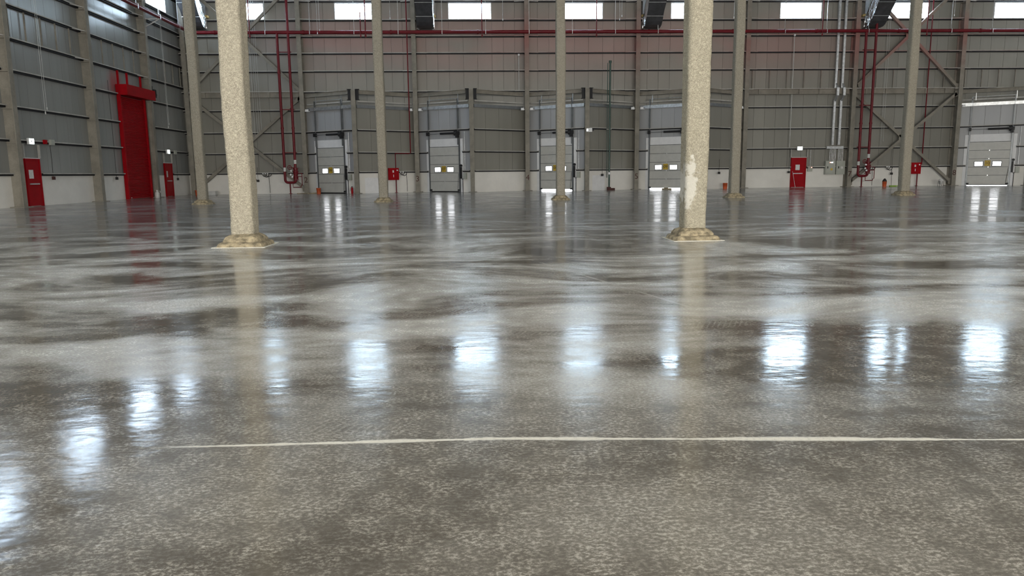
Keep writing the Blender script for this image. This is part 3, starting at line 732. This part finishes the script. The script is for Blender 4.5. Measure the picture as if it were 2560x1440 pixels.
def riser(xa, xb, label, top_b):
    """a pair of red risers joined by a U bend and a valve set"""
    o = thing('fire_riser', label, 'pipe', (xa, PY, 0), 0, 'pairs of red fire risers')
    w_ = xb-xa; zb = 0.80
    build('pipe', MB().tube([(0,0,PZ), (0,0,zb+0.2)] + [tuple(p) for p in arc((0.2,0,zb+0.2), 0.2, PI, 1.5*PI, (1,0,0), (0,0,1), 6)][1:] + [(w_-0.2,0,zb)], 0.09, 14), 'pipe_red', o)
    build('pipe', MB().tube([(w_,0,top_b), (w_,0,zb+0.2)] + [tuple(p) for p in arc((w_-0.2,0,zb+0.2), 0.2, 0, -PI/2, (1,0,0), (0,0,1), 6)][1:], 0.09, 14), 'pipe_red', o)
    for z in (4.6, 8.4):
        for xx in (0, w_): build('coupling', MB().tube([(xx,0,z-0.06), (xx,0,z+0.06)], 0.112, 14), 'pipe_red', o)
    for z in (2.9, 5.9, 9.8): build('clamp', MB().box(-0.14, w_+0.14, 0.08, 0.14, z-0.03, z+0.03), 'pipe_red', o)
    for z, xx in ((1.72, 0), (2.25, w_)): build('label_band', MB().tube([(xx,0,z-0.14), (xx,0,z+0.14)], 0.093, 14), 'paper', o)
    v = build('valve_body', MB().tube([(w_,0,1.02), (w_,0,1.2), (w_,0,1.25), (w_,0,1.55), (w_,0,1.6), (w_,0,1.78)], [0.17, 0.17, 0.14, 0.19, 0.15, 0.16], 14), 'pipe_red', o)
    for z in (0.98, 1.22, 1.58, 1.80): build('flange', MB().tube([(w_,0,z-0.025), (w_,0,z+0.025)], 0.215, 14), 'pipe_red', v)
    hw = [(w_-0.36+0.14*math.cos(a), -0.18, 1.86+0.14*math.sin(a)) for a in [2*PI*i/16 for i in range(17)]]
    build('hand_wheel', MB().tube(hw, 0.022, 6).bar((w_-0.50, -0.18, 1.86), (w_-0.22, -0.18, 1.86), .02, .02).bar((w_-0.36, -0.18, 1.72), (w_-0.36, -0.18, 2.0), .02, .02).bar((w_-0.36, -0.18, 1.86), (w_, 0, 1.86), .04, .04), 'pipe_red', v)
    for i, (gx, gz) in enumerate(((w_-0.26, 1.62), (w_-0.30, 1.36), (w_-0.2, 1.2))):
        g_ = build('gauge', MB().tube([(gx, -0.22, gz), (gx, -0.16, gz)], 0.065, 12), 'white', v)
        build('gauge_stem', MB().bar((gx, -0.17, gz), (w_, 0, gz-0.05), 0.035, 0.035), 'track', v)
    build('trim_pipe', MB().tube([(w_, -0.1, 1.45), (w_+0.45, -0.1, 1.45), (w_+0.45, -0.1, 0.62), (w_+0.36, -0.1, 0.56), (w_+0.36, -0.1, 0.46), (w_-0.2, -0.1, 0.46), (w_-0.2, -0.1, 0.7)], 0.028, 8), 'pipe_red', o)
    build('trim_pipe', MB().tube([(w_, -0.1, 1.22), (w_+0.45, -0.1, 1.22)], 0.024, 8), 'pipe_red', o)
    build('stand', MB().tube([(w_/2-0.05, 0, 0), (w_/2-0.05, 0, zb-0.05)], 0.05, 10).tube([(w_/2-0.05, 0, 0), (w_/2-0.05, 0, 0.03)], 0.13, 12), 'pipe_red', o)
    return o
riser(-13.78, -13.02, 'pair of red fire risers with valves beside wall column two', ZR-0.1)
riser(28.03, 28.76, 'pair of red fire risers with valves beside wall column seven', 11.75)
# ---- hose cabinets with their feed pipes
def cabinet(loc, rz, label, feed):
    o = thing('hose_cabinet', label, 'hose cabinet', loc, rz, 'red fire hose cabinets')
    box('body', 'red', o, -0.40, 0.40, -0.24, 0.0, 0.90, 1.74)
    d = box('door', 'red', o, -0.37, 0.37, -0.262, -0.242, 0.93, 1.71)
    box('notice', 'paper', o, -0.12, -0.01, -0.268, -0.263, 1.42, 1.58); box('notice', 'paper', o, -0.07, -0.02, -0.268, -0.263, 1.1, 1.28)
    build('latch', MB().tube([(0.25, -0.29, 1.58), (0.25, -0.262, 1.58)], 0.05, 12), 'white', o)
    build('stand_pipe', MB().tube([(0.22, -0.12, 0), (0.22, -0.12, 0.9)], 0.045, 10).tube([(0.22, -0.12, 0), (0.22, -0.12, 0.025)], 0.11, 12), 'pipe_red', o)
    build('feed_pipe', MB().tube(feed, 0.04, 10), 'pipe_red', o)
    return o
cab_y = WP-0.12-APX + (2.2)*APX/3.85
cabinet((-6.10, cab_y-0.35, 0), ANG, 'red fire hose cabinet on the angled wall between dock doors six and seven',
        [(0.22, -0.12, 1.74), (0.22, -0.12, 2.76), (1.30, -0.12, 2.76), (1.45, -0.12, 2.80), (1.45, -0.12, ZR-0.1)])
cabinet((32.74, WP-0.24, 0), 0, 'red fire hose cabinet on the braced bay near dock door ten', [(0.40, -0.12, 1.62), (0.5, -0.12, 1.62), (0.5, -0.12, ZR-0.1)])

# ---- green pipe on the angled wall
o = thing('green_pipe', 'dark green vertical pipe in front of the angled wall by dock door eight', 'pipe', (9.32, DW-1.75, 0))
build('pipe', MB().tube([(0,0,0.1), (0,0,8.85)], 0.065, 12), 'green', o)
build('pipe', MB().tube([(-0.16,0.04,0.9), (-0.16,0.04,8.80)], 0.028, 8), 'green', o)
build('cap', MB().tube([(0,0,8.8), (0,0,8.95)], 0.10, 12), 'green', o)
build('coupling', MB().tube([(0,0,1.12), (0,0,1.28)], 0.09, 12), 'white', o)
build('valve', MB().box(-0.15, 0.12, -0.1, 0.1, 0, 0.24).box(0.12, 0.40, -0.12, 0.12, 0, 0.16), 'mark', o)
build('bracket', MB().box(-0.2, 0.14, 0.0, 0.3, 6.0, 6.05).box(-0.2, 0.14, 0, 0.3, 4.25, 4.3), 'girt', o)
# thin white conduits on the upper wall
for cx, z0, z1, lab in ((3.05, 7.2, 9.6, 'thin white conduit on the upper wall left of column four'), (23.12, 2.95, 10.9, 'thin pale conduit climbing the wall above the red fire door'),):
    o = thing('conduit', lab, 'conduit', (cx, WP-0.27, z0))
    build('tube', MB().tube([(0,0,0), (0,0,z1-z0)], 0.022, 8), 'jug', o)
    build('end_box', MB().box(-0.06, 0.06, -0.05, 0.05, z1-z0, z1-z0+0.12), 'white', o)

# ================================================================== RECTANGULAR DUCTS
def duct(xc, label):
    w2, hh = 0.58, 0.80
    o = thing('air_duct', label, 'duct', (xc, WP, 11.42), 0, 'foil wrapped air ducts')
    # lower-front path (y, z of the underside) and the matching upper-back path
    low = [(-0.02, 0.0), (-0.75, 0.02), (-1.05, 0.12), (-1.30, 0.32), (-3.6, 2.9)]
    upp = [(-0.02, hh), (-0.42, hh), (-0.55, 0.86), (-0.66, 0.98), (-2.7, 3.35)]
    n = len(low); b1, b2, b3 = MB(), MB(), MB()
    vs = [(s*w2, *p) for s in (-1, 1) for p in low]
    b1.add(vs, [(i, i+1, n+i+1, n+i) for i in range(n-1)])
    b1.add([(s*w2, p[0]+0.01, p[1]+0.03) for s in (-1, 1) for p in low], [(i, n+i, n+i+1, i+1) for i in range(n-1)])
    build('underside', b1, 'duct_dark', o)
    for s in (-1, 1):
        sd = MB(); m_ = 6; rows = []
        for i in range(n-1):
            for j in range(5):
                t_ = j/5
                a = Vector((0, low[i][0]+(low[i+1][0]-low[i][0])*t_, low[i][1]+(low[i+1][1]-low[i][1])*t_)); c = Vector((0, upp[i][0]+(upp[i+1][0]-upp[i][0])*t_, upp[i][1]+(upp[i+1][1]-upp[i][1])*t_))
                rows.append([(s*(w2+0.012+0.022*math.sin(i*9.1+j*2.6+q*1.7)), *(a+(c-a)*q/m_).yz) for q in range(m_+1)])
        vs = [p for r_ in rows for p in r_]; k_ = m_+1
        sd.add(vs, [(i*k_+q, i*k_+q+1, (i+1)*k_+q+1, (i+1)*k_+q) for i in range(len(rows)-1) for q in range(m_)])
        build('side', sd, 'foil', o)
    b3.add([(s*w2, *p) for s in (-1, 1) for p in upp], [(i, n+i, n+i+1, i+1) for i in range(n-1)])
    build('top', b3, 'foil', o)
    for t_ in (0.12, 0.42, 0.72):
        y0, z0 = -1.30-2.3*t_, 0.32+2.58*t_
        build('band', MB().bar((-w2-.03, y0-0.02, z0-0.02), (w2+.03, y0-0.02, z0-0.02), 0.035, 0.02, (0,0,1)), 'galv', o)
    for s in (-1, 1): build('torn_foil', MB().bar((s*w2, -0.05, -0.05), (s*(w2-0.08), -0.5, -0.04), 0.12, 0.02, (0,0,1)).bar((s*(w2+0.03), -0.35, 0.02), (s*(w2+0.04), -0.5, 0.75), 0.10, 0.015, (1,0,0)), 'foil', o)
    build('insulation', MB().box(-w2-0.12, w2+0.12, -0.36, -0.02, hh+0.02, hh+0.16), 'insul', o)
    br = build('branch', MB().box(-w2-0.06, w2+0.06, -0.5, -0.02, hh+0.16, hh+1.5), 'foil', o)
    return o
duct(-19.35, 'foil wrapped air duct coming down to the wall in the corner'); duct(-3.52, 'foil wrapped air duct entering the wall above column three')
duct(12.55, 'foil wrapped air duct entering the wall above column five'); duct(28.75, 'foil wrapped air duct entering the wall above the red risers by column seven')

# ================================================================== RED FIRE DOORS, SHUTTER
def fire_door(n, loc, rz, label, w_, notice):
    o = thing('door_%d' % n, label, 'fire door', loc, rz, 'red fire doors', 'structure')
    box('leaf', 'red', o, 0.03, w_-0.03, -0.10, -0.05, 0.02, 2.12)
    f = MB(); f.box(-0.05, 0.03, -0.12, 0.0, 0, 2.2); f.box(w_-0.03, w_+0.05, -0.12, 0.0, 0, 2.2); f.box(0.03, w_-0.03, -0.12, 0.0, 2.12, 2.2)
    build('door_frame', f, 'red', o)
    box('head_trim', 'white', o, -0.06, w_+0.06, -0.13, 0, 2.2, 2.23)
    box('panic_bar', 'galv', o, 0.12, w_-0.22, -0.16, -0.11, 1.0, 1.06)
    if notice:
        nt_ = box('notice', 'paper', o, *notice, -0.108, -0.102, 1.28, 1.68)
    for xx in (-0.12, w_+0.07): box('jamb_post', 'girt', o, xx, xx+0.06, -0.14, -0.04, 2.23 if False else 0.0 if False else 2.23, 2.85)
    return o
fire_door(1, (XL+0.02, 35.0, 0), PI/2, 'red fire door with a wrinkled notice at the near end of the left wall', 1.05, (0.15, 0.5))
fire_door(3, (XL+0.02, 50.15, 0), PI/2, 'narrow looking red fire door with a small notice near the corner', 1.05, (0.12, 0.3))
fire_door(2, (23.42, WP, 0), 0, 'red fire door with a paper notice and panic bar on the back wall', 1.06, (0.30, 0.62))
build('door_stay', MB().tube([(0.08, -0.13, 1.2), (0.30, -0.2, 0.03)], 0.012, 6), 'galv', bpy.data.objects['door_2'])

o = thing('roller_shutter', 'tall red roller shutter with a boxed hood on the left wall', 'roller shutter', (XL+0.05, SHUT[0], 0), PI/2)
sw = SHUT[1]-SHUT[0]
SLAT = MB()
prof = [(-0.10, 0.0), (-0.125, 0.012), (-0.13, 0.05), (-0.118, 0.078), (-0.10, 0.086)]
SLAT.add([(x, y, z) for x in (0.1, sw-0.1) for (y, z) in prof], [(i, i+5, i+6, i+1) for i in range(4)])
SLAT = SLAT.mesh('slat', 'red')
for i in range(67): obj('slat', SLAT, o, (0, 0, 0.12+i*0.0875))
box('bottom_bar', 'red', o, 0.1, sw-0.1, -0.15, -0.08, 0.02, 0.12)
for xx in (0.0, sw-0.14): box('guide_rail', 'red', o, xx, xx+0.14, -0.2, 0.0, 0.0, 6.1)
build('hood', MB().box(-0.05, sw-0.02, -0.66, 0.0, 6.02, 6.62).box(sw-0.02, sw+0.40, -0.66, -0.57, 6.02, 6.62), 'red', o)
for xx in (0.02, 1.15, sw-0.4): box('hood_strut', 'red', o, xx, xx+0.09, -0.18, -0.08, 6.62, 7.4)
mo = build('motor', MB().tube([(sw+0.35, -0.4, 6.45), (sw+0.95, -0.4, 6.45)], 0.14, 12), 'black', o)
box('motor_gearbox', 'black', mo, sw+0.55, sw+0.85, -0.55, -0.25, 6.25, 6.75); box('motor_head', 'black', mo, sw+0.48, sw+0.58, -0.45, -0.3, 6.7, 6.95)
box('lock', 'jug', o, 0.35, 0.45, -0.16, -0.13, 0.05, 0.11)

# ================================================================== EXIT SIGNS, LAMPS, ELECTRICS
def exit_sign(loc, rz, label):
    o = thing('exit_sign', label, 'exit sign', loc, rz, 'lit exit signs')
    box('case', 'white', o, -0.20, 0.20, -0.10, 0.0, -0.14, 0.14)
    box('lit_face', 'exit', o, -0.18, 0.18, -0.11, -0.101, -0.12, 0.12)
    p_ = MB(); p_.box(-0.05, 0.05, -0.114, -0.111, -0.07, -0.055); p_.box(-0.05, 0.05, -0.114, -0.111, 0.055, 0.07); p_.box(0.035, 0.05, -0.114, -0.111, -0.055, 0.055); p_.box(-0.03, 0.02, -0.114, -0.111, -0.03, 0.03)
    build('pictogram', p_, 'ink', o)
exit_sign((XL+0.22, 35.3, 2.98), PI/2, 'lit exit sign over the red fire door at the near end of the left wall')
exit_sign((XL+0.22, 50.4, 2.95), PI/2, 'lit exit sign over the red fire door near the corner')
exit_sign((23.90, WP-0.22, 2.87), 0, 'lit exit sign over the red fire door on the back wall')
def wallbox(loc, rz, label, w_, h_, mt='box', lid='white'):
    o = thing('switch_box', label, 'box', loc, rz)
    box('body', mt, o, -w_/2, w_/2, -0.10, 0, -h_/2, h_/2)
    box('cover', lid, o, -w_/2+0.02, w_/2-0.02, -0.112, -0.101, -h_/2+0.02, h_/2-0.02)
    return o
wallbox((XL+0.22, 37.0, 3.0), PI/2, 'pale junction box on the rail right of the near exit sign', 0.34, 0.26, 'box', 'box')
wallbox((XL+0.22, 36.45, 3.0), PI/2, 'small red alarm bell box beside the near exit sign', 0.2, 0.2, 'red', 'red')
wallbox((XL+0.22, 51.6, 2.95), PI/2, 'pale junction box on the rail near the corner exit sign', 0.3, 0.26, 'box', 'box')
o = thing('emergency_lamp', 'small white emergency lamp on the post beside dock door eight', 'lamp', (7.72, WP-0.12-APX-0.40, 4.05))
box('case', 'white', o, -0.2, 0.2, -0.1, 0.0, 0, 0.26); box('lens', 'lamp', o, -0.19, -0.09, -0.11, -0.101, 0.06, 0.18); box('bracket', 'dark', o, 0.2, 0.32, -0.06, 0, 0.08, 0.2)
# ---- distribution boards, trunking
def board(x0, x1, label, lit):
    o = thing('distribution_board', label, 'electrical cabinet', ((x0+x1)/2, WP-0.03, 0.93), 0, 'grey distribution boards')
    w_ = x1-x0
    box('body', 'box', o, -w_/2, w_/2, -0.25, 0, 0, 1.0)
    d = box('door', 'box', o, -w_/2+0.03, w_/2-0.03, -0.272, -0.252, 0.03, 0.97)
    box('handle', 'black', o, -w_/2+0.14, -w_/2+0.20, -0.30, -0.273, 0.44, 0.6)
    box('warning_label', 'yellow', o, 0.02, 0.16, -0.276, -0.273, 0.3, 0.46) if lit else box('warning_label', 'paper', o, 0.02, 0.16, -0.276, -0.273, 0.42, 0.58)
    if lit:
        for i in range(3): box('indicator', 'led_red' if i < 1 else 'led', o, -0.06+i*0.09, -0.01+i*0.09, -0.28, -0.273, 0.86, 0.91)
board(25.92, 26.68, 'grey distribution board with three lit indicators beside wall column seven', True)
board(26.75, 27.42, 'grey distribution board without indicators, next to wall column seven', False)
o = wallbox((24.83, WP-0.03, 1.36), 0, 'small grey isolator box with a red light, right of the red fire door', 0.36, 0.38, 'box', 'box')
box('indicator', 'led_red', o, 0.08, 0.14, -0.12, -0.113, 0.08, 0.13); build('conduit', MB().tube([(0, -0.06, 0.19), (0, -0.06, 1.4)], 0.015, 6), 'galv', o)
o = thing('cable_trunking', 'pair of galvanised cable trunks dropping to the distribution boards', 'trunking', (26.5, WP-0.24, 2.8))
for x0 in (-0.16, 0.32):
    for (z0, z1, dy) in ((0.3, 3.55, 0), (4.4, 12.7, 0)):
        build('trunk', MB().box(x0-0.08, x0+0.08, -0.12, 0.0, z0, z1), 'galv', o)
    build('trunk_offset', MB().box(x0-0.02, x0+0.16, -0.36, -0.24, 3.86, 4.42).bar((x0, -0.06, 3.5), (x0+0.07, -0.3, 3.9), 0.16, 0.1, (1,0,0)).bar((x0+0.07, -0.3, 4.38), (x0, -0.06, 4.7), 0.16, 0.1, (1,0,0)), 'galv', o)
box('header_trunk', 'galv', o, -0.60, 0.66, -0.16, 0.02, 0.02, 0.20)
for i in range(9): build('conduit', MB().tube([(-0.30+i*0.105+(0.12 if i > 4 else 0), -0.06, -0.88), (-0.30+i*0.105+(0.12 if i > 4 else 0), -0.06, 0.03)], 0.017, 6), 'galv', o)
# ---- pendant cords and sockets
def cord(loc, rz, length, label, plug='ink'):
    o = thing('drop_cord', label, 'cord', (loc[0], loc[1], loc[2]), rz)
    build('cable', MB().tube([(0, -0.05, 0), (0.01, -0.06, length*0.5), (0, -0.05, length)], 0.011, 6), 'ink', o)
    box('socket', plug, o, -0.08, 0.08, -0.11, -0.02, -0.14, 0.02)
cord((XL+0.12, 37.0, 1.35), PI/2, 1.7, 'dark drop cord with socket right of the near fire door on the left wall', 'mark')
cord((XL+0.12, 43.3, 1.3), PI/2, 5.4, 'long dark drop cord with socket left of the red shutter')
cord((XL+0.12, 51.9, 1.2), PI/2, 1.6, 'dark drop cord with socket right of the corner fire door')
cord((23.15, WP-0.22, 1.2), 0, 1.7, 'dark drop cord with socket left of the red fire door on the back wall')
cord((-6.95, WP-0.12-APX+1.3*APX/3.85-0.3, 1.15), ANG, 3.1, 'dark drop cord with socket on the angled wall right of dock door six')
cord((8.75, WP-0.12-APX+1.0*APX/3.85-0.3, 1.15), ANG, 1.7, 'dark drop cord with socket on the angled wall right of dock door eight')
cord((-16.1, WP-0.25, 1.05), 0, 1.2, 'left one of two dark cords with sockets beside the near column'); cord((-15.9, WP-0.3, 1.0), 0, 0.9, 'right one of two dark cords with sockets beside the near column')
cord((17.3, WP-0.12-APX+1.7*APX/3.85-0.3, 1.2), ANG, 0.9, 'short dark cord with socket right of dock door nine')
cord((31.0, WP-0.25, 1.0), 0, 1.8, 'dark drop cord with socket left of the distant column by the hose cabinet')
def coil(x, y, z, label, n=3):
    o = thing('cable_coil', label, 'cable', (x, y, z))
    for i in range(n):
        pts = [(0.12+i*0.14+(0.14+0.04*i)*math.cos(a), -0.06-0.01*i, (0.17+0.05*(i % 2))*math.sin(a)) for a in [PI+PI*j/10 for j in range(11)]]
        build('loop', MB().tube(pts, 0.022, 6), 'ink', o)
        build('tie', MB().tube([(0.02+i*0.16, -0.10, 0.03), (0.02+i*0.16, -0.02, 0.03)], 0.045, 8), 'white', o)
    build('tail', MB().tube([(0.42, -0.05, -0.1), (0.45, -0.05, -1.35)], 0.016, 6), 'ink', o)
coil(-15.55, WP-0.24, 1.42, 'coil of black cable hung on the rail between the near column and the red risers')
coil(29.1, WP-0.24, 1.42, 'coil of black cable hung right of the red risers by column seven')
coil(30.6, WP-0.24, 1.42, 'small coil of pale cable hung left of the distant column by the hose cabinet', 2)
coil(-5.55, WP-0.12-APX+2.9*APX/3.85-0.45, 1.42, 'white tied cable loops right of the hose cabinet near dock door six', 2)

# ================================================================== SMALL THINGS ON THE FLOOR
def bucket(x, y, label, mt, r=0.15, h=0.34, stuff=None):
    o = thing('bucket', label, 'bucket', (x, y, 0), 0, 'plastic buckets along the walls')
    build('pail', MB().lathe([(r*0.82, 0), (r, h), (r*1.06, h), (r*1.06, h-0.03), (r*0.97, h-0.03), (r*0.93, h-0.02)], 18), mt, o)
    build('handle', MB().tube([(r*math.cos(a), -0.02, h-0.05-0.10*math.sin(a)) for a in [PI*i/8 for i in range(9)]], 0.008, 6), 'galv', o)
    if stuff: build('contents', MB().lathe([(r*0.9, h-0.03), (r*0.95, h+0.05), (r*0.5, h+0.17), (0.03, h+0.22)], 12), stuff, o)
bucket(-11.30, 52.6, 'orange bucket at the foot of wall column two', 'orange', 0.16, 0.40)
bucket(17.75, 52.3, 'red orange bucket left of the distant column by column six', 'orange', 0.17, 0.42)
bucket(29.9, 53.0, 'orange bucket heaped with dark rags right of the red risers by column seven', 'orange', 0.16, 0.38, 'ink')
bucket(-20.0, 53.3, 'reddish bucket in the corner of the hall', 'orange', 0.15, 0.34)
bucket(-19.55, 53.4, 'black bucket in the corner of the hall', 'black', 0.14, 0.30)
o = thing('crate', 'low white crate in the corner behind the distant column', 'crate', (-19.0, 53.4, 0)); b = MB(); b.box(-0.3, 0.3, -0.2, 0.2, 0, 0.03)
build('bottom', b, 'jug', o)
for a in ((-0.3, -0.28, -0.2, 0.2), (0.28, 0.3, -0.2, 0.2), (-0.28, 0.28, -0.2, -0.18), (-0.28, 0.28, 0.18, 0.2)): build('side', MB().box(*a, 0.03, 0.26), 'jug', o)
o = thing('jug', 'milky plastic jug on the floor beside the far edge of the red shutter', 'jug', (-20.13, 47.05, 0))
build('body', MB().lathe([(0.13, 0), (0.14, 0.03), (0.14, 0.28), (0.10, 0.36), (0.05, 0.40), (0.045, 0.45)], 16), 'jug', o); build('cap', MB().lathe([(0.05, 0.45), (0.05, 0.49)], 12), 'white', o)
build('handle', MB().tube([(0.12, 0, 0.30), (0.19, 0, 0.32), (0.19, 0, 0.42), (0.05, 0, 0.42)], 0.015, 6), 'jug', o)
o = thing('fire_extinguisher', 'red fire extinguisher at the foot of the post right of dock door six', 'extinguisher', (-8.72, WP-0.12-APX-0.42, 0))
build('cylinder', MB().lathe([(0.07, 0), (0.075, 0.02), (0.075, 0.36), (0.05, 0.43), (0.025, 0.45)], 14), 'red', o)
build('head', MB().box(-0.04, 0.04, -0.02, 0.02, 0.45, 0.51), 'black', o); build('hose', MB().tube([(-0.03, 0, 0.48), (-0.10, 0, 0.42), (-0.11, 0, 0.2)], 0.012, 6), 'black', o)
o = thing('green_tool', 'flat lime green tool lying beside the orange bucket of rags', 'tool', (30.55, 53.0, 0))
build('body', MB().box(-0.24, 0.2, -0.1, 0.1, 0, 0.09), 'hose', o); build('handle', MB().tube([(0.2, 0, 0.05), (0.45, 0, 0.05)], 0.03, 8), 'hose', o)
o = thing('wire_stand', 'small wire stand holding a plastic bag near wall column eight', 'stand', (34.35, 53.3, 0))
for sx, sy in ((-1,-1), (1,-1), (1,1), (-1,1)): build('leg', MB().tube([(sx*0.15, sy*0.12, 0), (sx*0.12, sy*0.1, 0.34)], 0.012, 6), 'dark', o)
build('rim', MB().tube([(0.14*math.cos(a), 0.12*math.sin(a), 0.33) for a in [2*PI*i/12 for i in range(13)]], 0.014, 6), 'dark', o)
build('bag', MB().lathe([(0.05, 0.1), (0.12, 0.18), (0.14, 0.33), (0.17, 0.42), (0.09, 0.5)], 12), 'jug', o)
o = thing('timber_offcut', 'short timber offcut wedged under dock door nine', 'timber', (13.6, WP-0.12-1.35-0.25, 0), -ANG); build('plank', MB().box(-0.35, 0.35, -0.07, 0.07, 0, 0.09).box(-0.2, 0.1, -0.05, 0.06, 0.09, 0.13), 'footing', o)
o = thing('floor_strip', 'brown timber strip lying at the foot of wall column two', 'timber', (-12.0, 53.0, 0)); build('plank', MB().box(-0.9, 0.6, -0.06, 0.06, 0, 0.05).box(0.2, 0.55, -0.02, 0.1, 0.05, 0.08), 'footing', o)
# ---- thin wires hanging from the roof
def wires(x, y, z, label, n=2, rz=0, tip='white'):
    o = thing('hanging_wire', label, 'wire', (x, y, z), rz)
    for i in range(n):
        xx, zz = i*0.16, (i % 2)*0.22
        c_ = build('strand', MB().tube([(xx, 0, zz), (xx-0.03*i, 0, ZR-0.02-z)], 0.009, 5), 'jug', o)
        build('end_clip', MB().tube([(xx, 0, zz-0.10), (xx, 0, zz+0.02)], 0.028, 6), tip, o)
wires(-10.9, PY-0.4, 11.0, 'pair of thin pale wires hanging right of column two'); wires(1.9, PY-0.3, 11.9, 'thin pale wire hanging left of column four', 1)
wires(10.1, PY-0.3, 11.9, 'pair of thin pale wires hanging left of column five'); wires(18.2, PY-0.4, 12.0, 'pair of thin pale wires hanging left of column six')
wires(34.0, PY-0.4, 11.9, 'pair of thin pale wires with white clips hanging left of column eight'); wires(-5.9, PY-0.3, 12.0, 'thin pale wire hanging left of column three', 1)
wires(XL+0.35, 36.6, 4.4, 'pair of long thin wires hanging down the left wall beyond the near fire door', 2, PI/2, 'jug'); wires(XL+0.35, 50.6, 4.6, 'pair of long thin wires hanging down the left wall near the corner', 2, PI/2, 'jug')
wires(-15.9, WP-0.35, 4.2, 'group of thin grey wires hanging in the braced bay by the corner', 4, 0, 'girt'); wires(30.0, WP-0.35, 3.2, 'pair of thin grey wires hanging in the braced bay right of the risers', 2, 0, 'girt')
# each piece its own mesh data: one flat ray structure renders faster than thousands of instances
for o in list(bpy.data.objects):
    if o.type == 'MESH' and o.data.users > 1: o.data = o.data.copy()
